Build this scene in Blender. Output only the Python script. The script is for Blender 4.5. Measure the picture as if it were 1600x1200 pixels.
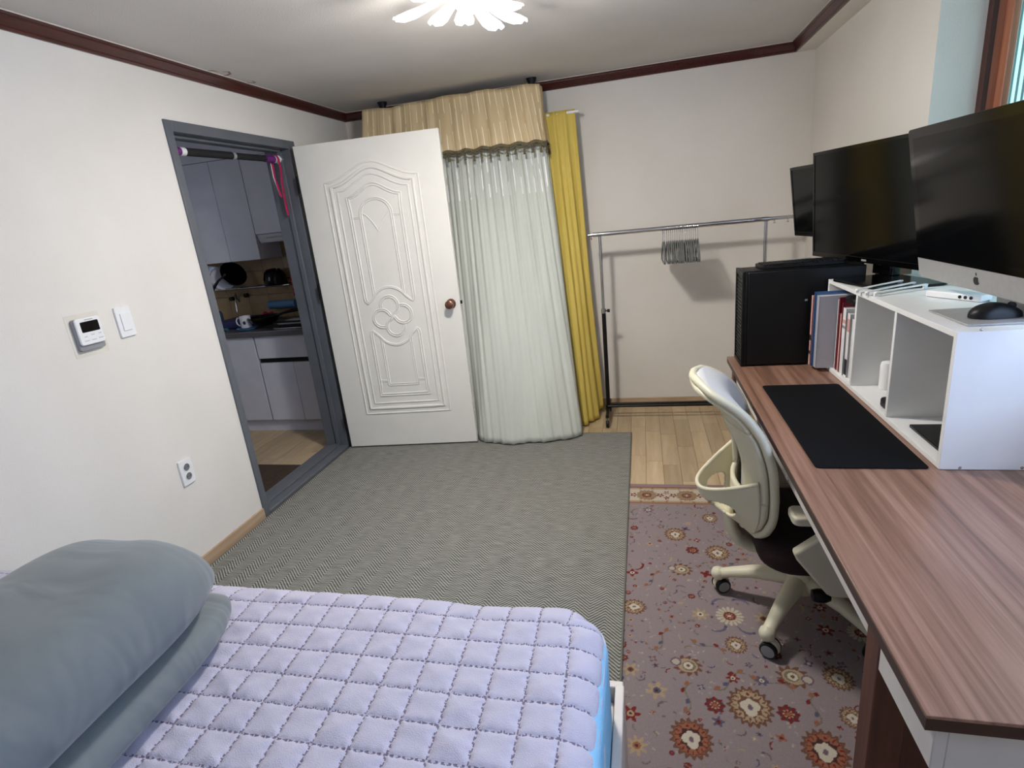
import bpy, bmesh, math, random
import numpy as np
from mathutils import Vector, Matrix

for o in list(bpy.data.objects):
    bpy.data.objects.remove(o)
SC = bpy.context.scene
C = SC.collection
PI = math.pi

# ------------------------------------------------------------------ camera
YAW, PITCH, ROLL, FPX = -0.2497, 0.2948, -0.1032, 862.63
CAM = np.array([2.0948, -0.5371, 1.4724])
_f = np.array([math.sin(YAW)*math.cos(PITCH), math.cos(YAW)*math.cos(PITCH), -math.sin(PITCH)])
_r0 = np.array([math.cos(YAW), -math.sin(YAW), 0.0])
_u0 = np.cross(_r0, _f)
_r = _r0*math.cos(ROLL) + _u0*math.sin(ROLL)
_u = -_r0*math.sin(ROLL) + _u0*math.cos(ROLL)
cam_d = bpy.data.cameras.new('camera')
cam_d.sensor_width = 36.0
cam_d.lens = FPX/1600*36.0
cam_d.clip_start = 0.02
cam = bpy.data.objects.new('camera', cam_d)
C.objects.link(cam)
cam.matrix_world = Matrix(((_r[0], _u[0], -_f[0], CAM[0]), (_r[1], _u[1], -_f[1], CAM[1]),
                           (_r[2], _u[2], -_f[2], CAM[2]), (0, 0, 0, 1)))
SC.camera = cam

def hit(px, py, ax, v):
    """point where the ray of a photo pixel meets the plane axis=v"""
    d = _r*(px-800)/FPX - _u*(py-600)/FPX + _f
    t = (v-CAM[ax])/d[ax]
    return CAM + t*d

# ------------------------------------------------------------------ world, lights, exposure
SC.view_settings.view_transform = 'Standard'
SC.view_settings.look = 'None'
SC.view_settings.gamma = 1.0
SC.view_settings.use_curve_mapping = False
SC.view_settings.exposure = 0.18
wd = bpy.data.worlds.new('sky')
SC.world = wd
wd.use_nodes = True
wd.node_tree.nodes['Background'].inputs[0].default_value = (0.62, 0.78, 1.0, 1)
wd.node_tree.nodes['Background'].inputs[1].default_value = 0.5
LAMP_X, LAMP_Y = 1.53, 1.66
FROSTED_STRENGTH, UNSEEN_STRENGTH = 1.15, 7.2

def lamp_light(name, kind, loc, energy, color, **kw):
    l = bpy.data.lights.new(name, kind)
    l.energy = energy
    l.color = color
    for k, v in kw.items():
        setattr(l, k, v)
    o = bpy.data.objects.new(name, l)
    o.location = loc
    C.objects.link(o)
    return o
lamp_light('ceiling_lamp_light', 'POINT', (LAMP_X, LAMP_Y, 2.12), 24, (1.0, 0.955, 0.895), shadow_soft_size=0.07)
_dl = lamp_light('ceiling_lamp_downlight', 'AREA', (LAMP_X, LAMP_Y, 2.165), 22, (1.0, 0.955, 0.895), shape='DISK', size=0.22)
_kl = lamp_light('kitchen_fill_light', 'AREA', (-1.75, 1.4, 1.75), 3.6, (0.72, 0.80, 1.0), shape='RECTANGLE', size=0.8)  # added fill that lifts the dim kitchen, no window is modelled there
_kl.data.size_y = 0.9
_kl.rotation_euler = (math.radians(70), 0, math.radians(-25))

# ------------------------------------------------------------------ helpers
def lin(c):
    if isinstance(c, str):
        c = tuple(int(c[i:i+2], 16) for i in (0, 2, 4))
    out = []
    for v in c[:3]:
        v = v/255.0
        out.append(v/12.92 if v <= 0.04045 else ((v+0.055)/1.055)**2.4)
    return tuple(out)

def nd(nt, typ, **kw):
    n = nt.nodes.new(typ)
    for k, v in kw.items():
        setattr(n, k, v)
    return n

def pmat(name, color, rough=0.5, metal=0.0, color2=None, nscale=8.0, stretch=(1, 1, 1), bump=0.0, bscale=80.0,
         bstretch=None, spec=0.5, coat=0.0, sheen=0.0, trans=0.0, alpha=1.0, detail=4.0, coords='Object', contrast=(0.3, 0.7)):
    m = bpy.data.materials.new(name)
    m.use_nodes = True
    nt = m.node_tree
    b = nt.nodes['Principled BSDF']
    b.inputs['Roughness'].default_value = rough
    b.inputs['Metallic'].default_value = metal
    b.inputs['Specular IOR Level'].default_value = spec
    b.inputs['Coat Weight'].default_value = coat
    b.inputs['Sheen Weight'].default_value = sheen
    b.inputs['Transmission Weight'].default_value = trans
    b.inputs['Alpha'].default_value = alpha
    tc = nd(nt, 'ShaderNodeTexCoord')
    c1 = lin(color)
    if color2 is None:
        color2 = tuple(v*0.93 for v in ((int(color[i:i+2], 16) for i in (0, 2, 4)) if isinstance(color, str) else color))
    c2 = lin(color2)
    mp = nd(nt, 'ShaderNodeMapping')
    mp.inputs['Scale'].default_value = stretch
    nt.links.new(tc.outputs[coords], mp.inputs['Vector'])
    n = nd(nt, 'ShaderNodeTexNoise')
    n.inputs['Scale'].default_value = nscale
    n.inputs['Detail'].default_value = detail
    nt.links.new(mp.outputs[0], n.inputs['Vector'])
    r = nd(nt, 'ShaderNodeValToRGB')
    r.color_ramp.elements[0].position = contrast[0]
    r.color_ramp.elements[1].position = contrast[1]
    r.color_ramp.elements[0].color = (*c2, 1)
    r.color_ramp.elements[1].color = (*c1, 1)
    nt.links.new(n.outputs['Fac'], r.inputs[0])
    nt.links.new(r.outputs[0], b.inputs['Base Color'])
    if bump > 0:
        mp2 = nd(nt, 'ShaderNodeMapping')
        mp2.inputs['Scale'].default_value = bstretch or (1, 1, 1)
        nt.links.new(tc.outputs[coords], mp2.inputs['Vector'])
        n2 = nd(nt, 'ShaderNodeTexNoise')
        n2.inputs['Scale'].default_value = bscale
        n2.inputs['Detail'].default_value = 3
        nt.links.new(mp2.outputs[0], n2.inputs['Vector'])
        bp = nd(nt, 'ShaderNodeBump')
        bp.inputs['Strength'].default_value = bump
        bp.inputs['Distance'].default_value = 0.004
        nt.links.new(n2.outputs['Fac'], bp.inputs['Height'])
        nt.links.new(bp.outputs[0], b.inputs['Normal'])
    return m

def emat(name, color, strength):
    m = bpy.data.materials.new(name)
    m.use_nodes = True
    nt = m.node_tree
    nt.nodes.remove(nt.nodes['Principled BSDF'])
    e = nd(nt, 'ShaderNodeEmission')
    e.inputs[0].default_value = (*lin(color), 1)
    e.inputs[1].default_value = strength
    nt.links.new(e.outputs[0], nt.nodes['Material Output'].inputs[0])
    return m

def tag(o, label=None, cat=None, group=None, kind=None):
    if label: o['label'] = label
    if cat: o['category'] = cat
    if group: o['group'] = group
    if kind: o['kind'] = kind
    return o

def empty(name, loc=(0, 0, 0), rz=0.0, label=None, cat=None, group=None, kind=None):
    o = bpy.data.objects.new(name, None)
    o.empty_display_size = 0.05
    C.objects.link(o)
    o.location = loc
    o.rotation_euler = (0, 0, rz)
    return tag(o, label, cat, group, kind)

class MB:
    """collects shapes and links them as ONE mesh object"""
    def __init__(self):
        self.v = []
        self.f = []
    def add(self, vs, fs):
        n = len(self.v)
        self.v += [tuple(map(float, q)) for q in vs]
        self.f += [tuple(i+n for i in q) for q in fs]
        return self
    def box(self, x0, x1, y0, y1, z0, z1):
        vs = [(x0, y0, z0), (x1, y0, z0), (x1, y1, z0), (x0, y1, z0), (x0, y0, z1), (x1, y0, z1), (x1, y1, z1), (x0, y1, z1)]
        return self.add(vs, [(0, 3, 2, 1), (4, 5, 6, 7), (0, 1, 5, 4), (1, 2, 6, 5), (2, 3, 7, 6), (3, 0, 4, 7)])
    def ring_loft(self, rings, closed=True, caps=True):
        n = len(rings[0])
        vs = [q for r in rings for q in r]
        fs = []
        for i in range(len(rings)-1):
            for j in range(n if closed else n-1):
                k = (j+1) % n
                fs.append((i*n+j, i*n+k, (i+1)*n+k, (i+1)*n+j))
        if caps:
            fs.append(tuple(range(n-1, -1, -1)))
            fs.append(tuple((len(rings)-1)*n+j for j in range(n)))
        return self.add(vs, fs)
    def tube(self, path, r, n=10, flat=None, up=None, caps=True):
        """round (or flattened) tube along a path; r number or list"""
        P = [Vector(q) for q in path]
        rings = []
        ref = Vector(up) if up else None
        prev = None
        for i, q in enumerate(P):
            t = (P[min(i+1, len(P)-1)]-P[max(i-1, 0)])
            if t.length < 1e-9: t = Vector((0, 0, 1))
            t.normalize()
            if ref is not None:
                a = ref - t*ref.dot(t)
                if a.length < 1e-6: a = t.orthogonal()
            elif prev is None:
                a = t.orthogonal()
            else:
                a = prev - t*prev.dot(t)
            a.normalize()
            prev = a
            b = t.cross(a)
            rr = r[i] if isinstance(r, (list, tuple)) else r
            fl = flat if flat else 1.0
            rings.append([q + a*(rr*fl*math.cos(2*PI*k/n)) + b*(rr*math.sin(2*PI*k/n)) for k in range(n)])
        return self.ring_loft(rings, caps=caps)
    def loop_tube(self, path, r, n=6, up=(0, 0, 1), flat=1.0):
        P = [Vector(q) for q in path]
        m = len(P)
        rings = []
        for i in range(m):
            t = P[(i+1) % m]-P[i-1]
            t.normalize()
            a = Vector(up) - t*Vector(up).dot(t)
            a.normalize()
            b = t.cross(a)
            rings.append([P[i] + a*(r*flat*math.cos(2*PI*k/n)) + b*(r*math.sin(2*PI*k/n)) for k in range(n)])
        rings.append(rings[0])
        return self.ring_loft(rings, caps=False)
    def lathe(self, prof, c=(0, 0, 0), axis='z', n=20, caps=True):
        rings = []
        for (r, h) in prof:
            ring = []
            for k in range(n):
                a = 2*PI*k/n
                x, y = r*math.cos(a), r*math.sin(a)
                q = {'z': (x, y, h), 'x': (h, x, y), 'y': (y, h, x)}[axis]
                ring.append((q[0]+c[0], q[1]+c[1], q[2]+c[2]))
            rings.append(ring)
        if not caps: rings.append(rings[0])
        return self.ring_loft(rings, caps=caps)
    def prism(self, poly, lo, hi, axis='z'):
        """polygon of 2D points extruded along axis (poly in the other two axes, in xyz order)"""
        def pt(a, b, h):
            return {'z': (a, b, h), 'y': (a, h, b), 'x': (h, a, b)}[axis]
        n = len(poly)
        vs = [pt(a, b, lo) for a, b in poly] + [pt(a, b, hi) for a, b in poly]
        fs = [tuple(range(n-1, -1, -1)), tuple(range(n, 2*n))] + [(i, (i+1) % n, n+(i+1) % n, n+i) for i in range(n)]
        return self.add(vs, fs)
    def grid(self, fn, nu, nv):
        """surface fn(u,v)->xyz for u,v in 0..1"""
        vs = [fn(i/nu, j/nv) for i in range(nu+1) for j in range(nv+1)]
        w = nv+1
        fs = [(i*w+j, (i+1)*w+j, (i+1)*w+j+1, i*w+j+1) for i in range(nu) for j in range(nv)]
        return self.add(vs, fs)
    def build(self, name, mat, parent=None, smooth=False, bevel=0.0, solid=0.0, sub=0, seg=2, off=0.0, angle=40):
        me = bpy.data.meshes.new(name)
        me.from_pydata(self.v, [], self.f)
        bm = bmesh.new()
        bm.from_mesh(me)
        bmesh.ops.recalc_face_normals(bm, faces=bm.faces)
        bm.to_mesh(me)
        bm.free()
        me.materials.append(mat)
        o = bpy.data.objects.new(name, me)
        C.objects.link(o)
        if parent is not None: o.parent = parent
        if smooth or bevel > 0 or sub:
            me.polygons.foreach_set('use_smooth', [True]*len(me.polygons))
        if solid:
            md = o.modifiers.new('solid', 'SOLIDIFY')
            md.thickness = solid
            md.offset = off
        if bevel > 0:
            md = o.modifiers.new('bevel', 'BEVEL')
            md.width = bevel
            md.segments = seg
            md.limit_method = 'ANGLE'
            md.angle_limit = math.radians(40)
        if sub:
            md = o.modifiers.new('sub', 'SUBSURF')
            md.levels = sub
            md.render_levels = sub
        if (smooth or bevel > 0) and not sub:
            me.set_sharp_from_angle(angle=math.radians(angle))
        return o

def box(name, mat, b, parent=None, bevel=0.0):
    return MB().box(*b).build(name, mat, parent, bevel=bevel)

def rrect(x0, x1, y0, y1, r, n=5):
    pts = []
    for cx, cy, a0 in ((x1-r, y1-r, 0), (x0+r, y1-r, 90), (x0+r, y0+r, 180), (x1-r, y0+r, 270)):
        for k in range(n+1):
            a = math.radians(a0+90*k/n)
            pts.append((cx+r*math.cos(a), cy+r*math.sin(a)))
    return pts

def copy_tree(o, parent=None):
    c = o.copy()
    C.objects.link(c)
    if parent is not None: c.parent = parent
    for ch in o.children:
        copy_tree(ch, c)
    return c

# ------------------------------------------------------------------ materials
M = {}
M['wall'] = pmat('wallpaper_cream', (230, 225, 218), 0.85, color2=(224, 219, 211), nscale=2.5, bump=0.35, bscale=170, bstretch=(1, 1, 2.2))
M['ceil'] = pmat('ceiling_paper', (214, 210, 206), 0.9, color2=(207, 203, 199), nscale=3, bump=0.3, bscale=150)
M['crown'] = pmat('mahogany_moulding', (78, 27, 22), 0.35, color2=(55, 17, 15), nscale=14, stretch=(6, 0.6, 6), coat=0.3)
M['white_lip'] = pmat('white_caulk', (225, 215, 205), 0.7)
M['frame_grey'] = pmat('grey_frame_paint', (98, 102, 108), 0.45, color2=(92, 96, 102))
M['door'] = pmat('white_door_skin', (234, 231, 223), 0.42, color2=(230, 227, 219), bump=0.06, bscale=220)
M['copper'] = pmat('antique_copper', (150, 108, 88), 0.3, 0.9, color2=(120, 82, 66), nscale=30)
M['dark_metal'] = pmat('dark_metal', (40, 40, 42), 0.45, 0.7)
M['black_metal'] = pmat('black_coated_steel', (11, 11, 12), 0.42, spec=0.35)
M['chrome'] = pmat('chrome', (205, 205, 208), 0.14, 1.0)
M['white_plastic'] = pmat('white_plastic', (238, 238, 238), 0.35, color2=(232, 232, 232))
M['cream_plastic'] = pmat('cream_plastic', (214, 208, 184), 0.42, color2=(209, 203, 178))
M['grey_plastic'] = pmat('grey_plastic', (150, 151, 153), 0.45)
M['socket'] = pmat('socket_grey', (120, 122, 126), 0.5)
M['black_plastic'] = pmat('black_plastic', (12, 12, 14), 0.45, spec=0.3)
M['black_gloss'] = pmat('black_gloss', (5, 5, 6), 0.12, spec=0.28)
M['screen'] = pmat('dark_glass_screen', (7, 8, 10), 0.12, color2=(6, 7, 9), spec=0.16)
M['alu'] = pmat('brushed_aluminium', (168, 167, 165), 0.5, 0.25, color2=(162, 161, 160), nscale=60)
M['shelf_white'] = pmat('white_melamine', (232, 232, 230), 0.35, color2=(228, 228, 226))
M['lavender'] = pmat('lavender_quilt', (192, 188, 205), 0.92, color2=(185, 181, 199), nscale=12, bump=0.4, bscale=420, sheen=0.25)
M['thread'] = pmat('quilt_thread', (120, 110, 130), 0.9)
M['bluecloth'] = pmat('sky_blue_ticking', (150, 205, 236), 0.8, color2=(138, 195, 230), nscale=30, bump=0.2, bscale=300)
M['comforter'] = pmat('grey_blue_microfibre', (114, 121, 122), 0.8, color2=(106, 113, 115), nscale=5, bump=0.9, bscale=3.2, bstretch=(1.0, 2.2, 1.0), sheen=0.3)
for _n in M['comforter'].node_tree.nodes:
    if _n.type == 'BUMP':
        _n.inputs['Distance'].default_value = 0.03
        _n.inputs['Strength'].default_value = 0.55
    if _n.type == 'TEX_NOISE' and _n.inputs['Scale'].default_value < 4:
        _n.inputs['Distortion'].default_value = 1.1
        _n.inputs['Detail'].default_value = 2.0
M['gold'] = pmat('valance_gold', (206, 176, 128), 0.5, color2=(192, 160, 110), nscale=6, stretch=(1, 1, 0.4), sheen=0.2)
M['olive'] = pmat('olive_braid', (112, 100, 72), 0.8, color2=(92, 82, 58), nscale=120)
M['curtain'] = pmat('pale_satin_curtain', (208, 210, 200), 0.6, color2=(196, 199, 190), nscale=5, stretch=(3, 1, 0.3), bump=0.15, bscale=90, bstretch=(1, 1, 0.3))
M['maroon'] = pmat('maroon_seat_fabric', (36, 9, 12), 0.9, color2=(26, 6, 8), nscale=60, bump=0.3, bscale=300)
M['mesh'] = pmat('pale_grey_back_fabric', (206, 206, 206), 0.65, color2=(196, 196, 197), nscale=200, bump=0.3, bscale=500)
M['mat_black'] = pmat('black_desk_mat', (11, 12, 16), 0.8, spec=0.12, color2=(9, 10, 13), nscale=30)
M['kit_white'] = pmat('kitchen_laminate', (205, 206, 214), 0.4, color2=(198, 199, 208))
M['kit_counter'] = pmat('steel_counter', (120, 120, 124), 0.35, 0.6, color2=(105, 105, 110))
M['tile'] = pmat('beige_backsplash_tile', (168, 142, 104), 0.3, color2=(150, 124, 88), nscale=9)
M['grout'] = pmat('tile_grout', (120, 108, 88), 0.9)
M['brown_mat'] = pmat('brown_floor_mat', (70, 54, 40), 0.95, color2=(54, 40, 30), nscale=60, bump=0.6, bscale=200)
M['pink'] = pmat('hot_pink_cloth', (196, 34, 92), 0.8, color2=(160, 22, 70), nscale=20)
M['purple'] = pmat('purple_grip', (112, 40, 120), 0.5)
M['foam'] = pmat('black_foam_grip', (24, 24, 27), 0.8, bump=0.4, bscale=300)
M['ceramic'] = pmat('white_ceramic', (226, 226, 230), 0.2)
M['steel'] = pmat('polished_steel', (190, 190, 192), 0.2, 1.0)
M['navy'] = pmat('navy_plastic', (40, 44, 92), 0.5)
M['teal'] = pmat('teal_plastic', (38, 110, 112), 0.5)
M['sky'] = pmat('blue_paper_roll', (96, 140, 182), 0.7)
M['soap'] = pmat('blue_soap_bottle', (70, 100, 130), 0.2, trans=0.4)
M['paper'] = pmat('paper_white', (224, 224, 222), 0.7, color2=(206, 206, 208), nscale=20)
M['pinkpaper'] = pmat('salmon_cover', (214, 160, 152), 0.6)
M['bluefolder'] = pmat('blue_folder', (62, 98, 154), 0.45)
M['redbook'] = pmat('dark_red_cover', (122, 22, 40), 0.5)
M['clear'] = pmat('clear_sleeve', (196, 199, 208), 0.25, alpha=0.85)
M['ink'] = pmat('black_ink', (30, 30, 32), 0.6)
M['grey_ink'] = pmat('grey_ink', (150, 150, 152), 0.6)
M['pad_grey'] = pmat('grey_mouse_pad', (165, 170, 176), 0.5)
M['flock'] = pmat('grey_flocked_hanger', (124, 125, 124), 0.95, color2=(110, 111, 110), nscale=90)
M['baseboard'] = pmat('pale_wood_baseboard', (190, 164, 134), 0.5, color2=(172, 146, 118), nscale=6, stretch=(1, 0.3, 8))
M['white_frame'] = pmat('white_bed_frame', (232, 222, 214), 0.4)
M['stain'] = pmat('brown_water_stain', (150, 132, 106), 0.9)
M['tape'] = pmat('yellowed_tape_mark', (227, 221, 208), 0.8)
M['faint'] = pmat('faint_grey_print', (196, 196, 198), 0.6)
M['desk_dark'] = pmat('dark_brown_leg', (92, 52, 38), 0.45, color2=(70, 38, 28), nscale=9, stretch=(8, 8, 0.6))
M['desk_edge'] = pmat('dark_edge_band', (58, 36, 30), 0.4, color2=(46, 28, 24), nscale=10)
M['apron'] = pmat('greige_desk_panel', (206, 200, 194), 0.45)
M['window_wood'] = pmat('window_brown_wood', (182, 124, 98), 0.4, color2=(160, 102, 78), nscale=7, stretch=(8, 8, 0.5))
M['window_wood_dark'] = pmat('window_dark_seam', (70, 34, 26), 0.45)
M['pane'] = emat('daylit_frosted_pane', (188, 238, 242), FROSTED_STRENGTH)
M['unseen_pane'] = emat('brightened_unseen_pane', (190, 214, 255), UNSEEN_STRENGTH)  # near pane out of view, made brighter to light the shelf side
M['bar'] = pmat('grey_window_bar', (120, 160, 165), 0.5)
M['led'] = emat('led_white', (255, 248, 240), 14.0)
M['rimglow'] = emat('lit_acrylic_edge', (250, 247, 255), 1.6)

def make_yellow():
    m = bpy.data.materials.new('sheer_yellow')
    m.use_nodes = True
    nt = m.node_tree
    b = nt.nodes['Principled BSDF']
    tc = nd(nt, 'ShaderNodeTexCoord')
    mp = nd(nt, 'ShaderNodeMapping')
    mp.inputs['Scale'].default_value = (4, 4, 0.5)
    n = nd(nt, 'ShaderNodeTexNoise')
    n.inputs['Scale'].default_value = 5
    nt.links.new(tc.outputs['Object'], mp.inputs[0])
    nt.links.new(mp.outputs[0], n.inputs[0])
    r = nd(nt, 'ShaderNodeValToRGB')
    r.color_ramp.elements[0].color = (*lin((222, 196, 84)), 1)
    r.color_ramp.elements[1].color = (*lin((238, 216, 120)), 1)
    nt.links.new(n.outputs['Fac'], r.inputs[0])
    nt.links.new(r.outputs[0], b.inputs['Base Color'])
    b.inputs['Roughness'].default_value = 0.7
    t = nd(nt, 'ShaderNodeBsdfTranslucent')
    nt.links.new(r.outputs[0], t.inputs[0])
    mx = nd(nt, 'ShaderNodeMixShader')
    mx.inputs[0].default_value = 0.25
    nt.links.new(b.outputs[0], mx.inputs[1])
    nt.links.new(t.outputs[0], mx.inputs[2])
    nt.links.new(mx.outputs[0], nt.nodes['Material Output'].inputs[0])
    return m
M['yellow'] = make_yellow()

def make_petal():
    m = bpy.data.materials.new('clear_acrylic_petal')
    m.use_nodes = True
    nt = m.node_tree
    b = nt.nodes['Principled BSDF']
    b.inputs['Base Color'].default_value = (0.9, 0.88, 0.98, 1)
    b.inputs['Roughness'].default_value = 0.2
    t = nd(nt, 'ShaderNodeBsdfTransparent')
    mx = nd(nt, 'ShaderNodeMixShader')
    mx.inputs[0].default_value = 0.45
    nt.links.new(t.outputs[0], mx.inputs[1])
    nt.links.new(b.outputs[0], mx.inputs[2])
    nt.links.new(mx.outputs[0], nt.nodes['Material Output'].inputs[0])
    return m
M['petal'] = make_petal()

def wood_streak(name, stops, sx, sy, rough, coat=0.0, rand=False):
    """wood with grain running along local/world Y"""
    m = bpy.data.materials.new(name)
    m.use_nodes = True
    nt = m.node_tree
    b = nt.nodes['Principled BSDF']
    b.inputs['Roughness'].default_value = rough
    b.inputs['Coat Weight'].default_value = coat
    tc = nd(nt, 'ShaderNodeTexCoord')
    vec = tc.outputs['Object']
    if rand:
        oi = nd(nt, 'ShaderNodeObjectInfo')
        ad = nd(nt, 'ShaderNodeVectorMath', operation='ADD')
        sc = nd(nt, 'ShaderNodeVectorMath', operation='SCALE')
        cb = nd(nt, 'ShaderNodeCombineXYZ')
        for k in range(3):
            nt.links.new(oi.outputs['Random'], cb.inputs[k])
        nt.links.new(cb.outputs[0], sc.inputs[0])
        sc.inputs['Scale'].default_value = 37.0
        nt.links.new(vec, ad.inputs[0])
        nt.links.new(sc.outputs[0], ad.inputs[1])
        vec = ad.outputs[0]
    mp = nd(nt, 'ShaderNodeMapping')
    mp.inputs['Scale'].default_value = (sx, sy, sx)
    nt.links.new(vec, mp.inputs[0])
    n = nd(nt, 'ShaderNodeTexNoise')
    n.inputs['Scale'].default_value = 1.0
    n.inputs['Detail'].default_value = 7
    n.inputs['Roughness'].default_value = 0.65
    n.inputs['Distortion'].default_value = 0.4
    nt.links.new(mp.outputs[0], n.inputs[0])
    r = nd(nt, 'ShaderNodeValToRGB')
    el = r.color_ramp.elements
    el[0].position, el[1].position = stops[0][0], stops[-1][0]
    el[0].color, el[1].color = (*lin(stops[0][1]), 1), (*lin(stops[-1][1]), 1)
    for p_, c_ in stops[1:-1]:
        e = el.new(p_)
        e.color = (*lin(c_), 1)
    nt.links.new(n.outputs['Fac'], r.inputs[0])
    col = r.outputs[0]
    if rand:
        hs = nd(nt, 'ShaderNodeHueSaturation')
        mr = nd(nt, 'ShaderNodeMapRange')
        mr.inputs['To Min'].default_value = 0.84
        mr.inputs['To Max'].default_value = 1.12
        nt.links.new(oi.outputs['Random'], mr.inputs[0])
        nt.links.new(mr.outputs[0], hs.inputs['Value'])
        nt.links.new(col, hs.inputs['Color'])
        col = hs.outputs[0]
    nt.links.new(col, b.inputs['Base Color'])
    bp = nd(nt, 'ShaderNodeBump')
    bp.inputs['Strength'].default_value = 0.12
    bp.inputs['Distance'].default_value = 0.002
    nt.links.new(n.outputs['Fac'], bp.inputs['Height'])
    nt.links.new(bp.outputs[0], b.inputs['Normal'])
    return m
M['desk'] = wood_streak('walnut_laminate', [(0.28, (92, 65, 52)), (0.44, (122, 90, 74)), (0.54, (139, 105, 88)), (0.74, (162, 129, 111))], 44, 1.1, 0.30)
M['plank'] = wood_streak('pale_maple_plank', [(0.3, (170, 145, 112)), (0.5, (186, 163, 130)), (0.7, (198, 177, 146))], 18, 1.6, 0.38, rand=True)
M['floor_base'] = pmat('floor_subfloor', (150, 124, 90), 0.6)

def herringbone():
    m = bpy.data.materials.new('grey_herringbone_weave')
    m.use_nodes = True
    nt = m.node_tree
    b = nt.nodes['Principled BSDF']
    b.inputs['Roughness'].default_value = 0.95
    b.inputs['Specular IOR Level'].default_value = 0.1
    tc = nd(nt, 'ShaderNodeTexCoord')
    sp = nd(nt, 'ShaderNodeSeparateXYZ')
    nt.links.new(tc.outputs['Object'], sp.inputs[0])
    def mth(op, a, b_=None):
        n = nd(nt, 'ShaderNodeMath', operation=op)
        for i, q in enumerate((a, b_)):
            if q is None: continue
            if isinstance(q, (int, float)): n.inputs[i].default_value = q
            else: nt.links.new(q, n.inputs[i])
        return n.outputs[0]
    wcol = 0.060
    tri = mth('PINGPONG', sp.outputs['X'], wcol)          # zigzag across columns
    ph = mth('ADD', sp.outputs['Y'], mth('MULTIPLY', tri, 0.95))
    s = mth('SINE', mth('MULTIPLY', ph, 2*PI/0.0150))
    s = mth('ADD', mth('MULTIPLY', s, 0.5), 0.5)
    n = nd(nt, 'ShaderNodeTexNoise')
    n.inputs['Scale'].default_value = 1.0
    n.inputs['Detail'].default_value = 5
    mp = nd(nt, 'ShaderNodeMapping')
    mp.inputs['Scale'].default_value = (14, 130, 1)
    nt.links.new(tc.outputs['Object'], mp.inputs[0])
    nt.links.new(mp.outputs[0], n.inputs[0])
    fac = mth('ADD', mth('MULTIPLY', s, 0.85), mth('MULTIPLY', mth('SUBTRACT', n.outputs['Fac'], 0.5), 0.9))
    r = nd(nt, 'ShaderNodeValToRGB')
    r.color_ramp.elements[0].position = 0.05
    r.color_ramp.elements[1].position = 0.85
    r.color_ramp.elements[0].color = (*lin((76, 77, 72)), 1)
    r.color_ramp.elements[1].color = (*lin((163, 162, 155)), 1)
    nt.links.new(fac, r.inputs[0])
    nt.links.new(r.outputs[0], b.inputs['Base Color'])
    bp = nd(nt, 'ShaderNodeBump')
    bp.inputs['Strength'].default_value = 0.4
    bp.inputs['Distance'].default_value = 0.002
    nt.links.new(fac, bp.inputs['Height'])
    nt.links.new(bp.outputs[0], b.inputs['Normal'])
    return m
M['herring'] = herringbone()
M['binding'] = pmat('rug_binding', (112, 110, 102), 0.95, color2=(98, 96, 88), nscale=200)

def attr_mat():
    m = bpy.data.materials.new('printed_pile_rug')
    m.use_nodes = True
    nt = m.node_tree
    b = nt.nodes['Principled BSDF']
    b.inputs['Roughness'].default_value = 0.95
    b.inputs['Specular IOR Level'].default_value = 0.1
    a = nd(nt, 'ShaderNodeVertexColor', layer_name='pattern')
    tc = nd(nt, 'ShaderNodeTexCoord')
    n = nd(nt, 'ShaderNodeTexNoise')
    n.inputs['Scale'].default_value = 350
    nt.links.new(tc.outputs['Object'], n.inputs[0])
    mx = nd(nt, 'ShaderNodeMix', data_type='RGBA', blend_type='MULTIPLY')
    mx.inputs[0].default_value = 0.35
    nt.links.new(a.outputs[0], mx.inputs[6])
    nt.links.new(n.outputs['Fac'], mx.inputs[7])
    nt.links.new(mx.outputs[2], b.inputs['Base Color'])
    bp = nd(nt, 'ShaderNodeBump')
    bp.inputs['Strength'].default_value = 0.3
    bp.inputs['Distance'].default_value = 0.002
    nt.links.new(n.outputs['Fac'], bp.inputs['Height'])
    nt.links.new(bp.outputs[0], b.inputs['Normal'])
    return m
M['persian'] = attr_mat()

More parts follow.
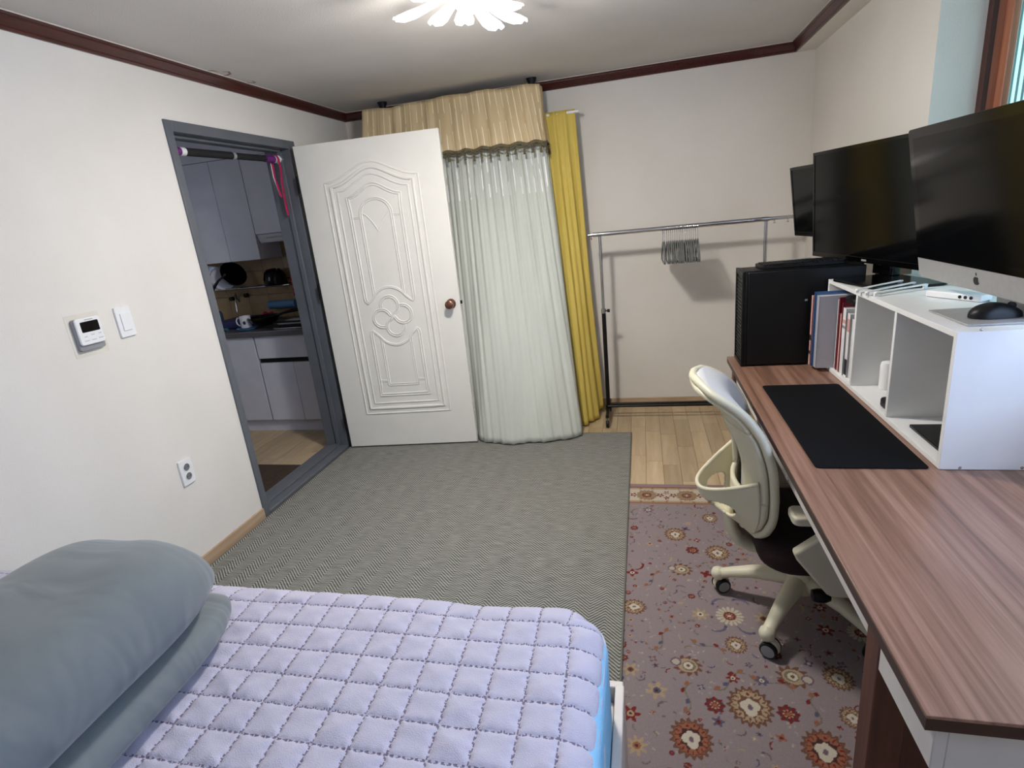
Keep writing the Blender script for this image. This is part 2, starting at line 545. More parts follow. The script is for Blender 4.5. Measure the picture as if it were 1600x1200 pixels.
def satin_stripe(name, base, base2, stripe, freq, zlo, width):
    """fabric with thin glossy vertical lines woven in above height zlo"""
    m = pmat(name, base, 0.6, color2=base2, nscale=5, stretch=(3, 1, 0.3), bump=0.12, bscale=90, bstretch=(1, 1, 0.3))
    nt = m.node_tree
    b = nt.nodes['Principled BSDF']
    src = b.inputs['Base Color'].links[0].from_socket
    at = nd(nt, 'ShaderNodeAttribute', attribute_name='cloth_u')
    sp = nd(nt, 'ShaderNodeSeparateXYZ')
    nt.links.new(at.outputs['Vector'], sp.inputs[0])
    def mth(op, a, b_):
        n = nd(nt, 'ShaderNodeMath', operation=op)
        for i, q in enumerate((a, b_)):
            if isinstance(q, (int, float)): n.inputs[i].default_value = q
            else: nt.links.new(q, n.inputs[i])
        return n.outputs[0]
    pp = mth('PINGPONG', mth('MULTIPLY', sp.outputs['X'], freq), 0.5)
    line = mth('LESS_THAN', pp, width)
    nz = nd(nt, 'ShaderNodeTexNoise')
    nz.inputs['Scale'].default_value = 1
    mp = nd(nt, 'ShaderNodeMapping')
    mp.inputs['Scale'].default_value = (freq*2, 6.0, 1)
    nt.links.new(at.outputs['Vector'], mp.inputs[0])
    nt.links.new(mp.outputs[0], nz.inputs[0])
    gate = mth('MULTIPLY', mth('GREATER_THAN', nz.outputs['Fac'], 0.45), mth('GREATER_THAN', sp.outputs['Y'], zlo))
    fac = mth('MULTIPLY', line, gate)
    mx = nd(nt, 'ShaderNodeMix', data_type='RGBA')
    nt.links.new(fac, mx.inputs[0])
    nt.links.new(src, mx.inputs[6])
    mx.inputs[7].default_value = (*lin(stripe), 1)
    nt.links.new(mx.outputs[2], b.inputs['Base Color'])
    mr = mth('SUBTRACT', 0.6, mth('MULTIPLY', fac, 0.35))
    nt.links.new(mr, b.inputs['Roughness'])
    return m
M['curtain'] = satin_stripe('pale_satin_curtain', (204, 207, 197), (193, 197, 188), (250, 250, 250), 24, 1.6, 0.07)
M['valance'] = satin_stripe('gold_valance', (214, 192, 152), (200, 176, 134), (250, 238, 208), 26, 0.0, 0.05)

# ------------------------------------------------------------------ the room
W, D, H, NEAR = 3.14, 3.548, 2.30, -1.45
Y1, Y2, HD = 1.798, 2.80, 2.044        # outer edges of the door frame
YI1, YI2, HI = 1.84, 2.742, 1.995      # clear opening
WT = 0.157                              # thickness of the left wall

fl = box('floor', M['floor_base'], (-2.3, 3.6, NEAR-0.1, 3.75, -0.06, -0.012))
tag(fl, 'pale wood plank floor of the bedroom and kitchen', 'floor', kind='structure')
random.seed(4)
def planks(x0, x1, y0, y1, wdt, base_len, seed):
    random.seed(seed)
    meshes = {}
    nx = int(round((x1-x0)/wdt))
    for i in range(nx):
        y = y0 - random.random()*base_len
        while y < y1:
            a, b_ = max(y, y0), min(y+base_len, y1)
            y += base_len
            if b_-a < 0.03: continue
            key = round(b_-a, 3)
            if key not in meshes:
                g = 0.0008
                mb = MB().box(-wdt/2+g, wdt/2-g, -(b_-a)/2+g, (b_-a)/2-g, -0.012, 0.0)
                o = mb.build('plank', M['plank'], fl, bevel=0.0)
                meshes[key] = o.data
            else:
                o = bpy.data.objects.new('plank', meshes[key])
                C.objects.link(o)
                o.parent = fl
            o.location = (x0+wdt*(i+0.5), (a+b_)/2, 0)
planks(1.60, 3.14, 2.05, 3.548, 0.096, 0.46, 5)
planks(-1.6, -0.157, 2.0, 3.12, 0.096, 0.46, 6)
box('plank_field', M['plank'], (0.0, 1.60, NEAR, D, -0.012, 0.0), fl)
box('plank_field', M['plank'], (1.60, W, NEAR, 2.05, -0.012, 0.0), fl)
box('plank_field', M['plank'], (-2.2, -0.157, 0.9, 2.0, -0.012, 0.0), fl)

cl = box('ceiling', M['ceil'], (-0.16, W+0.3, NEAR-0.1, D+0.1, H, H+0.08))
tag(cl, 'pale grey papered ceiling with faint brown water marks', 'ceiling', kind='structure')
for pts in ([(322, 111), (332, 110.5), (340, 112)], [(344, 119), (354, 118), (360, 115.5), (357, 112), (348, 112.5)], [(378, 128.5), (392, 130), (399, 129), (394, 126.5)]):
    mb = MB()
    path = [hit(px, py, 2, H-0.0008) for px, py in pts]
    mb.tube(path, [0.004] + [0.007]*(len(path)-2) + [0.003], 6, flat=0.08, up=(0, 0, 1))
    mb.build('water_stain', M['stain'], cl, smooth=True)

wl = MB()
wl.box(-WT, 0, NEAR, Y1+0.02, 0, H)
wl.box(-WT, 0, Y2-0.02, D+0.1, 0, H)
wl.box(-WT, 0, Y1+0.02, Y2-0.02, HD-0.02, H)
wl = tag(wl.build('wall_left', M['wall']), 'cream papered wall with the doorway to the kitchen', 'wall', kind='structure')
tag(box('wall_back', M['wall'], (0, W+0.35, D, D+0.1, 0, H)), 'cream papered end wall behind the clothes rack', 'wall', kind='structure')
WZ0, WZ1, WY0, WY1 = 0.98, 2.22, -0.5, 2.0   # window opening
wr = MB()
wr.box(W, W+0.16, WY1, D, 0, H)
wr.box(W, W+0.16, NEAR, WY0, 0, H)
wr.box(W, W+0.16, WY0, WY1, 0, WZ0)
wr.box(W, W+0.16, WY0, WY1, WZ1, H)
wr.box(W+0.16, W+0.40, NEAR, WY0-0.0, 0, H)
wr.box(W+0.16, W+0.40, WY1+0.0, D, 0, H)
wr.box(W+0.16, W+0.40, WY0, WY1, 0, WZ0)
wr.box(W+0.16, W+0.40, WY0, WY1, WZ1, H)
tag(wr.build('wall_right', M['wall']), 'cream papered wall with the deep window opening', 'wall', kind='structure')
tag(box('wall_near', M['wall'], (-0.16, W+0.4, NEAR-0.1, NEAR, 0, H)), 'cream papered wall opposite the clothes rack', 'wall', kind='structure')
SOF = 3.035
tag(box('soffit', M['wall'], (SOF, W, NEAR, D, 2.243, H)), 'narrow lowered ceiling strip above the window wall', 'ceiling strip', kind='structure')

# crown mouldings: stepped profile swept along each wall
def crown(name, a, b, inward, label):
    a, b, iw = Vector(a), Vector(b), Vector(inward)
    prof = [(0.0, 2.244), (0.008, 2.244), (0.012, 2.252), (0.010, 2.258), (0.018, 2.272), (0.026, 2.284), (0.026, 2.290), (0.034, 2.294), (0.034, 2.2995), (0.0, 2.2995)]
    r1 = [(a.x+iw.x*q, a.y+iw.y*q, z) for q, z in prof]
    r2 = [(b.x+iw.x*q, b.y+iw.y*q, z) for q, z in prof]
    o = MB().ring_loft([r1, r2]).build(name, M['crown'])
    tag(o, label, 'moulding', kind='structure')
    lp = [(0.034, 2.2965), (0.038, 2.2965), (0.038, 2.2998), (0.034, 2.2998)]
    MB().ring_loft([[(a.x+iw.x*q, a.y+iw.y*q, z) for q, z in lp], [(b.x+iw.x*q, b.y+iw.y*q, z) for q, z in lp]]).build('white_lip', M['white_lip'], o)
    return o
crown('trim_1', (0, NEAR, 0), (0, D, 0), (1, 0, 0), 'dark mahogany crown moulding above the kitchen doorway wall')
crown('trim_2', (0.0, D, 0), (SOF, D, 0), (0, -1, 0), 'dark mahogany crown moulding above the curtain and clothes rack')
crown('trim_3', (SOF, NEAR, 0), (SOF, D, 0), (-1, 0, 0), 'dark mahogany crown moulding along the window side')
tag(box('baseboard_left', M['baseboard'], (0, 0.012, NEAR, Y1-0.002, 0, 0.062), bevel=0.002), 'pale wood baseboard below the kitchen doorway wall', 'baseboard', kind='structure')
tag(box('baseboard_back', M['baseboard'], (0.0, W, D-0.01, D, 0, 0.055), bevel=0.002), 'pale wood baseboard behind the clothes rack', 'baseboard', kind='structure')

# door frame with threshold
df = empty('trim_4', (0, Y1, 0), label='grey painted door frame with raised threshold to the kitchen', cat='door frame', kind='structure')
def fr(nm, b, bevel=0.003):
    o = box(nm, M['frame_grey'], (b[0], b[1], b[2]-Y1, b[3]-Y1, b[4], b[5]), df, bevel)
    return o
fr('jamb', (-WT-0.008, 0.01, Y1, YI1, 0, HD))
fr('jamb', (-WT-0.008, 0.01, YI2, Y2+0.01, 0, HD))
fr('head', (-WT-0.008, 0.01, YI1, YI2, HI, HD))
fr('door_stop', (-0.075, -0.045, YI2-0.014, YI2, 0.03, HI))
fr('door_stop', (-0.075, -0.045, YI1, YI1+0.012, 0.03, HI))
fr('door_stop', (-0.075, -0.045, YI1, YI2, HI-0.014, HI))
fr('threshold', (-WT-0.008, 0.012, YI1, YI2, 0, 0.026), 0.005)
fr('threshold_step', (-0.105, -0.05, YI1, YI2, 0.026, 0.036), 0.003)

# door leaf, hinged on the far jamb, swung wide open
HX, HY, EX, EY = 0.0535, 2.7104, 0.9073, 0.0844
LW = math.hypot(EX, EY)
LZ0, LZ1 = 0.024, 2.0
dr = empty('door_1', (HX, HY, 0), math.atan2(EY, EX), 'white moulded panel door standing wide open into the bedroom', 'door', kind='structure')
TH = 0.036
leaf = box('leaf', M['door'], (0, LW, 0, TH, LZ0, LZ1), dr, 0.0025)
def ridge(name, pts, r=0.006, closed=False, h=0.95, parent=None):
    """raised bead on the camera-side face (local y=0)"""
    path = [(u, -0.0002, z) for u, z in pts]
    mb = MB()
    if closed: mb.loop_tube(path, r, 8, up=(0, 1, 0), flat=h)
    else: mb.tube(path, r, 8, flat=h, up=(0, 1, 0))
    return mb.build(name, M['door'], dr, smooth=True, angle=80)
UC = 0.4565
def arch(x0, x1, zs, zt, dip, n=24):
    """eyebrow arch: flat shoulders that rise with an S to the middle"""
    out = []
    for i in range(n+1):
        s = i/n
        k = abs(2*s-1)
        e = 0.5*(1+math.cos(PI*min(1, k**0.9)))
        out.append((x0+(x1-x0)*s, zs+(zt-zs)*e))
    return out
def panel(inset_x, zb, zs, zt, r, h):
    a = arch(UC-inset_x, UC+inset_x, zs, zt, 0)
    pts = [(UC+inset_x, zb)] + [(UC+inset_x, zb+(zs-zb)*k/8) for k in range(1, 8)] + a[::-1] + [(UC-inset_x, zs-(zs-zb)*k/8) for k in range(1, 8)] + [(UC-inset_x, zb)]
    pts += [(UC-inset_x+2*inset_x*k/8, zb) for k in range(1, 8)]
    ridge('panel_bead', pts, r, True, h)
panel(0.297, 0.263, 1.770, 1.868, 0.0060, 0.8)
panel(0.262, 0.300, 1.744, 1.837, 0.0105, 0.75)
panel(0.226, 0.337, 1.714, 1.798, 0.0060, 0.8)
# upper inner outline: arch, sides, feet curling into the medallion arc
for q, rr in ((0.0, 0.0056), (0.014, 0.0056)):
    a = arch(UC-0.176+q, UC+0.176-q, 1.677-q*0.6, 1.748-q, 0)
    arc = [(UC+0.118*math.cos(t), 1.0+0.0+0.112*math.sin(t)) for t in np.linspace(math.radians(28), math.radians(152), 18)]
    right = [(UC+0.170-q, 1.677-k*(0.63)/8) for k in range(1, 9)]
    footr = [(UC+0.165-q, 1.030), (UC+0.150, 1.016+q*0.5), (UC+0.130, 1.03+q*0.6)]
    footl = [(UC-0.130, 1.03+q*0.6), (UC-0.150, 1.016+q*0.5), (UC-0.165+q, 1.030)]
    left = [(UC-0.170+q, 1.677-(8-k)*(0.63)/8) for k in range(0, 8)]
    ridge('inner_bead', a + right + footr + [(u, z+q*0.6) for u, z in arc] + footl + left, rr, True)
# tall arched centre panel with leaf dart
for q in (0.0, 0.012):
    ri = 0.105-q
    top = [(UC+ri*math.cos(t), 1.565+ri*0.92*math.sin(t)) for t in np.linspace(0, PI, 20)]
    ridge('arched_bead', [(UC+ri, 1.07+k*(0.49)/6) for k in range(7)] + top + [(UC-ri, 1.56-k*(0.49)/6) for k in range(7)], 0.0052)
for s in (-1, 1):
    ridge('leaf_dart', [(UC+s*(0.092-0.092*k/10), 1.573-0.112*(k/10)**1.7) for k in range(11)], 0.004)
    for z in (1.556, 1.548):
        ridge('tie_bead', [(UC+s*0.105, z), (UC+s*0.165, z)], 0.004)
# interlaced round medallion: four loops
MC = (UC, 0.928)
for k in range(4):
    a0 = k*PI/2 + 0.15
    cx, cz = MC[0]+0.072*math.cos(a0), MC[1]+0.072*math.sin(a0)
    for rad in (0.064, 0.052):
        pts = [(cx+rad*math.cos(a0+PI+t), cz+rad*math.sin(a0+PI+t)) for t in np.linspace(0.15, 1.52*PI, 22)]
        pts = [(MC[0]+0.012*math.cos(a0+2.2), MC[1]+0.012*math.sin(a0+2.2))] + pts
        ridge('medallion_loop', pts, 0.0054)
# lower panel with a scooped top
for q in (0.0, 0.014):
    xs = 0.170-q
    scoop = [(UC+0.118*math.cos(t), 0.852-q*0.6-0.110*math.sin(t)) for t in np.linspace(math.radians(28), math.radians(152), 18)]
    pts = [(UC-xs-0.005, 0.388+q), (UC, 0.388+q), (UC+xs+0.005, 0.388+q)] + [(UC+xs, 0.388+k*0.42/6) for k in range(1, 7)]
    pts += [(UC+xs-0.004, 0.832-q*0.5), (UC+0.150, 0.843-q*0.5), (UC+0.130, 0.825-q*0.6)] + scoop + [(UC-0.130, 0.825-q*0.6), (UC-0.150, 0.843-q*0.5), (UC-xs+0.004, 0.832-q*0.5)]
    pts += [(UC-xs, 0.388+k*0.42/6) for k in range(6, 0, -1)]
    ridge('inner_bead', pts, 0.0056, True)
for q in (0.0, 0.012):
    r0 = 0.105-q
    ridge('box_bead', [(UC-r0, 0.785), (UC-r0, 0.6), (UC-r0, 0.459+q), (UC, 0.459+q), (UC+r0, 0.459+q), (UC+r0, 0.6), (UC+r0, 0.785)], 0.0045)
for s in (-1, 1):
    for z in (0.498, 0.490):
        ridge('tie_bead', [(UC+s*0.105, z), (UC+s*0.165, z)], 0.004)
kn = MB().lathe([(0.0, -0.002), (0.031, -0.002), (0.031, -0.008), (0.014, -0.012), (0.012, -0.028), (0.022, -0.036), (0.028, -0.05), (0.026, -0.062), (0.016, -0.068), (0.0, -0.068)], (0.854, 0, 0.978), 'y', 24)
kn = kn.build('door_knob', M['copper'], dr, smooth=True)
MB().lathe([(0.0, -0.067), (0.010, -0.067), (0.010, -0.071), (0.0, -0.071)], (0.854, 0, 0.978), 'y', 16).build('lock_button', M['copper'], kn, smooth=True)
kn2 = MB().lathe([(0.0, TH+0.001), (0.031, TH+0.002), (0.014, TH+0.010), (0.012, TH+0.025), (0.026, TH+0.036), (0.024, TH+0.054), (0.0, TH+0.056)], (0.854, 0, 0.978), 'y', 20).build('door_knob', M['copper'], dr, smooth=True)
MB().box(LW-0.001, LW+0.012, 0.012, 0.026, 0.970, 0.990).build('latch', M['dark_metal'], dr, bevel=0.002)
for z in (0.22, 1.12, 1.78):
    MB().tube([(-0.006, 0.004, z-0.05), (-0.006, 0.004, z+0.05)], 0.007, 10).box(-0.02, -0.004, 0.003, 0.006, z-0.05, z+0.05).build('hinge', M['dark_metal'], dr)

# window: wooden frame, lit frosted far pane, brighter near pane added out of view, bars
wi = empty('window_1', (W, (WY0+WY1)/2, WZ0), label='brown wooden window with daylit frosted panes and thin bars', cat='window', kind='structure')
def wpart(nm, mat, b, bevel=0.002):
    cy = (WY0+WY1)/2
    return box(nm, mat, (b[0]-W, b[1]-W, b[2]-cy, b[3]-cy, b[4]-WZ0, b[5]-WZ0), wi, bevel)
FX0, FX1 = W+0.150, W+0.28
wpart('window_frame', M['window_wood'], (FX0, FX1, WY1-0.032, WY1, WZ0, WZ1))
wpart('window_frame', M['window_wood'], (FX0, FX1, WY0, WY0+0.032, WZ0, WZ1))
wpart('window_frame', M['window_wood'], (FX0, FX1, WY0+0.032, WY1-0.032, WZ0, WZ0+0.035))
wpart('window_frame', M['window_wood'], (FX0, FX1, WY0+0.032, WY1-0.032, WZ1-0.035, WZ1))
wpart('frame_seam', M['window_wood_dark'], (FX0-0.004, FX0+0.012, WY1-0.034, WY1-0.0005, WZ0, WZ1), 0)
for a, b_ in ((WY1-0.032, 0.75), (0.75, WY0+0.032)):
    y0, y1 = min(a, b_), max(a, b_)
    s_ = wpart('sash', M['window_wood'], (FX0+0.035, FX0+0.065, y1-0.045, y1, WZ0+0.035, WZ1-0.035))
    wpart('sash', M['window_wood'], (FX0+0.035, FX0+0.065, y0, y0+0.045, WZ0+0.035, WZ1-0.035))
    wpart('sash', M['window_wood'], (FX0+0.035, FX0+0.065, y0+0.045, y1-0.045, WZ0+0.035, WZ0+0.08))
    wpart('sash', M['window_wood'], (FX0+0.035, FX0+0.065, y0+0.045, y1-0.045, WZ1-0.08, WZ1-0.035))
    wpart('pane', M['pane'] if y1 > 1.0 else M['unseen_pane'], (FX0+0.056, FX0+0.060, y0+0.045, y1-0.045, WZ0+0.08, WZ1-0.08), 0)
    cy = (WY0+WY1)/2
    k = y0+0.07
    me = None
    while k < y1-0.05 and y1 > 1.0:
        if me is None:
            o = MB().box(0, 0.005, -0.0022, 0.0022, WZ0+0.08-WZ0, WZ1-0.08-WZ0).build('window_bar', M['bar'], wi)
            me = o.data
        else:
            o = bpy.data.objects.new('window_bar', me)
            C.objects.link(o)
            o.parent = wi
        o.location = (FX0+0.050-W, k-cy, 0)
        k += 0.034
wpart('window_sill', M['shelf_white'], (W-0.012, FX0, WY0+0.001, WY1-0.001, WZ0-0.001, WZ0+0.012))

# ------------------------------------------------------------------ rugs
# patterned rug: colour of each tuft laid down from motif stamps
RX0, RX1, RY0, RY1 = 1.90, 3.09, 0.02, 2.245
def persian_rug():
    st = 0.0030
    nx, ny = int((RX1-RX0)/st), int((RY1-RY0)/st)
    xs = np.linspace(RX0, RX1, nx+1)
    ys = np.linspace(RY0, RY1, ny+1)
    X, Y = np.meshgrid(xs, ys)
    col = np.zeros(X.shape+(3,))
    ground = np.array((146, 133, 134.0))
    col[:] = ground
    TAN, BRN, RED, CRM, BLU, MAU, ORG, DRK, GRN, GRY = [np.array(c, float) for c in ((172, 150, 122), (112, 80, 64), (120, 46, 42), (200, 190, 172), (92, 88, 108), (116, 96, 108), (150, 100, 76), (76, 50, 48), (122, 114, 100), (160, 150, 150))]
    def local(cx, cy, ang, R):
        j0, j1 = np.searchsorted(xs, cx-R*1.6), np.searchsorted(xs, cx+R*1.6)
        i0, i1 = np.searchsorted(ys, cy-R*1.6), np.searchsorted(ys, cy+R*1.6)
        x = (X[i0:i1, j0:j1]-cx)/R
        y = (Y[i0:i1, j0:j1]-cy)/R
        c, s = math.cos(ang), math.sin(ang)
        return x*c+y*s, -x*s+y*c, col[i0:i1, j0:j1]
    def palmette(cx, cy, R, ang=0, a=TAN, b=BRN, c=CRM, spikes=18):
        x, y, cc = local(cx, cy, ang, R)
        yy = y*0.9
        r = np.hypot(x, yy); t = np.arctan2(yy, x)
        cc[r < 0.90+0.09*np.cos(spikes*t)] = b
        cc[r < 0.74+0.05*np.cos(spikes*t)] = a
        cc[(r < 0.74) & (np.cos(spikes*t) > 0.55) & (r > 0.55)] = RED if a is ORG else b
        cc[r < 0.50+0.05*np.cos(9*t)] = DRK if a is ORG else b
        for ox, oy, q in ((0, -0.22, 0.26), (-0.2, 0.02, 0.22), (0.2, 0.02, 0.22), (0, 0.2, 0.17)):
            cc[np.hypot(x-ox, yy-oy) < q] = c
        cc[np.hypot(x, (yy+0.05)*0.7) < 0.10] = MAU
        cc[np.hypot(x, yy-0.58) < 0.16] = a
        cc[np.hypot(x, yy-0.58) < 0.07] = RED
    def spiky(cx, cy, R, ang=0):
        x, y, cc = local(cx, cy, ang, R)
        r = np.hypot(x, y*1.15); t = np.arctan2(y*1.15, x)
        cc[r < 0.86+0.16*np.sign(np.sin(11*t+r*6))*np.abs(np.sin(11*t+r*6))] = BRN
        cc[r < 0.66] = TAN
        cc[(np.hypot(x+0.1, y) < 0.42)] = GRN
        cc[(np.hypot(x+0.05, y) < 0.30)] = CRM
        cc[(np.hypot(x+0.05, y) < 0.12)] = BRN
        cc[(np.hypot(x-0.75, y) < 0.36)] = MAU
        cc[(np.hypot(x-0.75, y) < 0.25)] = CRM*0.9
    def daisy(cx, cy, R, ang=0, petals=16, pc=CRM):
        x, y, cc = local(cx, cy, ang, R)
        r = np.hypot(x, y); t = np.arctan2(y, x)
        cc[r < 0.9+0.09*np.cos(petals*t)] = pc*0.95
        cc[(r > 0.5) & (r < 0.9) & (np.cos(petals*t) < -0.75)] = TAN*0.85
        cc[r < 0.46] = GRN
        cc[r < 0.40+0.04*np.cos(8*t)] = RED
        cc[(r > 0.16) & (r < 0.3) & (np.cos(8*t) > 0.2)] = TAN
        cc[r < 0.12] = CRM
    def redflower(cx, cy, R, ang=0):
        x, y, cc = local(cx, cy, ang, R)
        r = np.hypot(x, y); t = np.arctan2(y, x)
        cc[r < 0.85+0.12*np.cos(8*t)] = RED
        cc[(r > 0.55) & (r < 0.8) & (np.cos(8*t) < -0.4)] = BLU*0.8
        cc[(r > 0.28) & (r < 0.46) & (np.cos(8*t) > 0)] = TAN
        cc[r < 0.2] = ORG
    def flower(cx, cy, R, ang=0, c1=ORG, c2=CRM, n=5):
        x, y, cc = local(cx, cy, ang, R)
        r = np.hypot(x, y); t = np.arctan2(y, x)
        cc[r < 0.72+0.25*np.cos(n*t)] = c1
        cc[r < 0.34] = c2
        cc[r < 0.15] = DRK
    def leaf(cx, cy, R, ang=0, c=MAU):
        x, y, cc = local(cx, cy, ang, R)
        b = np.hypot(x, (y+0.55)) < 1.0
        b2 = np.hypot(x-0.12, (y+0.85)) < 1.02
        cc[b & ~b2 & (np.abs(x) < 0.85)] = c
        cc[np.hypot(x+0.75, y+0.1) < 0.16] = c*0.85
    def vine(cx, cy, R, ang=0):
        x, y, cc = local(cx, cy, ang, R)
        s = np.abs(y-0.35*np.sin(2.4*x))
        cc[(s < 0.05) & (np.abs(x) < 1.2)] = GRN
        for q in (-0.9, -0.3, 0.4, 1.0):
            m = np.hypot((x-q)*1.0, (y-0.35*np.sin(2.4*q)-0.16)*1.6) < 0.2
            cc[m] = (RED, MAU, ORG, BLU)[int(q*2+4) % 4]
    P = lambda px, py: hit(px, py, 2, 0.006)[:2]
    rnd = random.Random(11)
    big = []
    def put(fn, px, py, R, *a):
        cx, cy = P(px, py)
        big.append((cx, cy, R))
        return (fn, cx, cy, R, a)
    jobs = [put(palmette, 1080, 1154, 0.062, 0.2, ORG, BRN), put(palmette, 1290, 1174, 0.064, -0.25, ORG, BRN), put(palmette, 1172, 1104, 0.068, 0),
            put(spiky, 1074, 1040, 0.050, 2.8), put(spiky, 1240, 1058, 0.052, -0.2), put(palmette, 1121, 864, 0.052, 0), put(spiky, 1064, 890, 0.048, 3.0),
            put(palmette, 1055, 835, 0.050, 0.1), put(daisy, 1140, 963, 0.050), put(palmette, 1150, 1008, 0.038, 0), put(redflower, 1117, 1102, 0.032),
            put(redflower, 1232, 1116, 0.034), put(redflower, 1082, 860, 0.030), put(flower, 1026, 1079, 0.036, 0.3, TAN, BLU, 6), put(palmette, 1332, 1122, 0.036, 0),
            put(palmette, 990, 948, 0.044, 1.5), put(flower, 1094, 960, 0.034, 0, TAN, CRM, 7), put(flower, 1193, 967, 0.034, 0, TAN, BRN, 7), put(palmette, 1109, 810, 0.038, 0),
            put(flower, 1013, 797, 0.030, 0, MAU, CRM, 7), put(flower, 995, 1165, 0.034, 0.2, TAN, ORG, 8), put(flower, 985, 1046, 0.03, 0, TAN, BRN, 6), put(flower, 985, 1115, 0.032, 0, RED, TAN, 6),
            put(flower, 988, 895, 0.026, 0, RED, CRM, 4), put(daisy, 1345, 990, 0.044), put(palmette, 1310, 1060, 0.046, 0.2), put(flower, 1290, 985, 0.03, 0, RED, CRM, 6), put(palmette, 1250, 905, 0.045),
            put(leaf, 1122, 940, 0.036, 0.5, BLU*1.15), put(leaf, 1158, 941, 0.036, -0.5, BLU*1.15), put(leaf, 1124, 983, 0.034, 3.5, BLU*1.1), put(leaf, 1166, 986, 0.034, 2.6, BLU*1.1),
            put(vine, 1035, 1000, 0.05, 0.9), put(vine, 1105, 1010, 0.05, -0.6), put(vine, 1140, 1065, 0.055, 0.5), put(vine, 1205, 1068, 0.055, -0.5), put(vine, 1075, 1090, 0.05, 1.2),
            put(vine, 1275, 1110, 0.05, 1.2), put(flower, 1145, 1060, 0.022, 0, RED, CRM, 6), put(flower, 1190, 1064, 0.022, 0, BLU, CRM, 6), put(vine, 1148, 880, 0.05, 0.2), put(vine, 1020, 905, 0.05, 0.8)]
    cur = rnd.random
    n = 0
    tries = 0
    while n < 900 and tries < 16000:
        tries += 1
        cx, cy = RX0+cur()*(RX1-RX0), RY0+cur()*(2.03-RY0)
        R = rnd.choice((0.009, 0.011, 0.013, 0.016, 0.020, 0.025)) if tries < 900 else rnd.choice((0.007, 0.009, 0.012))
        if any(math.hypot(cx-a, cy-b) < (R+c)*0.95 for a, b, c in big): continue
        big.append((cx, cy, R))
        k = cur()
        if k < 0.34: jobs.append((flower, cx, cy, R, (cur()*6, rnd.choice((RED, ORG, MAU, TAN, BLU)), rnd.choice((CRM, TAN, RED)), rnd.choice((4, 5, 6)))))
        elif k < 0.72: jobs.append((leaf, cx, cy, R*1.3, (cur()*6, rnd.choice((BLU, MAU, GRN, RED, TAN)))))
        elif k < 0.86: jobs.append((vine, cx, cy, R*1.3, (cur()*6,)))
        else: jobs.append((redflower, cx, cy, R*0.8, (cur()*6,)))
        n += 1
    for k in range(900):
        cx, cy = RX0+cur()*(RX1-RX0), RY0+cur()*(2.03-RY0)
        x, y, cc = local(cx, cy, cur()*6, 0.006)
        cc[np.hypot(x, y*2.0) < 1.0] = rnd.choice((GRY, CRM*0.85, MAU, GRY))
    for fn, cx, cy, R, a in jobs:
        fn(cx, cy, R, *a)
    # border along the end
    b = Y > 2.045
    col[b] = (194, 182, 166)
    col[(Y > 2.035) & (Y < 2.052)] = (150, 110, 84)
    col[(Y > 2.052) & (Y < 2.066)] = TAN
    col[(Y > 2.185) & (Y < 2.20)] = TAN
    col[(Y > 2.20) & (Y < 2.214)] = (140, 96, 84)
    col[Y > 2.214] = (150, 128, 128)
    cx = RX0-0.02
    k = 0
    while cx < RX1:
        daisy(cx, 2.124, 0.056, 0, 14, np.array((160, 132, 104.)))
        spx, spy, cc = local(cx, 2.124, 0, 0.056)
        flower(cx+0.068, 2.124, 0.022, k, RED, CRM, 5)
        flower(cx+0.100, 2.148, 0.017, k+1, ORG, CRM, 5)
        flower(cx+0.100, 2.098, 0.017, k+2, RED, TAN, 5)
        flower(cx+0.134, 2.124, 0.022, k, RED, CRM, 5)
        for q in (0.03, 0.1, 0.17):
            leaf(cx+q, 2.082, 0.014, q*20, RED)
            leaf(cx+q, 2.168, 0.014, q*30, MAU)
            flower(cx+q, 2.059, 0.008, 0, RED, CRM, 4)
            flower(cx+q, 2.193, 0.008, 0, BRN, CRM, 4)
        cx += 0.2
        k += 1
    col = np.clip(col/255.0, 0, 1)
    col = np.where(col <= 0.04045, col/12.92, ((col+0.055)/1.055)**2.4)
    co = np.stack([X, Y, np.full_like(X, 0.007)], -1).reshape(-1, 3)
    idx = np.arange((nx+1)*(ny+1)).reshape(ny+1, nx+1)
    q = np.stack([idx[:-1, :-1], idx[:-1, 1:], idx[1:, 1:], idx[1:, :-1]], -1).reshape(-1, 4)
    me = bpy.data.meshes.new('patterned_rug')
    me.vertices.add(len(co))
    me.vertices.foreach_set('co', co.ravel())
    me.loops.add(q.size)
    me.loops.foreach_set('vertex_index', q.ravel())
    me.polygons.add(len(q))
    me.polygons.foreach_set('loop_start', np.arange(0, q.size, 4))
    me.update()
    at = me.color_attributes.new('pattern', 'FLOAT_COLOR', 'POINT')
    at.data.foreach_set('color', np.concatenate([col.reshape(-1, 3), np.ones((len(co), 1))], 1).ravel())
    me.materials.append(M['persian'])
    root = empty('patterned_rug', (0, 0, 0), label='mauve oriental rug with floral medallions and cream border under the desk', cat='rug')
    o = bpy.data.objects.new('pile', me)
    C.objects.link(o)
    o.parent = root
    box('backing', M['binding'], (RX0, RX1, RY0, RY1, 0.0005, 0.0065), root)
persian_rug()

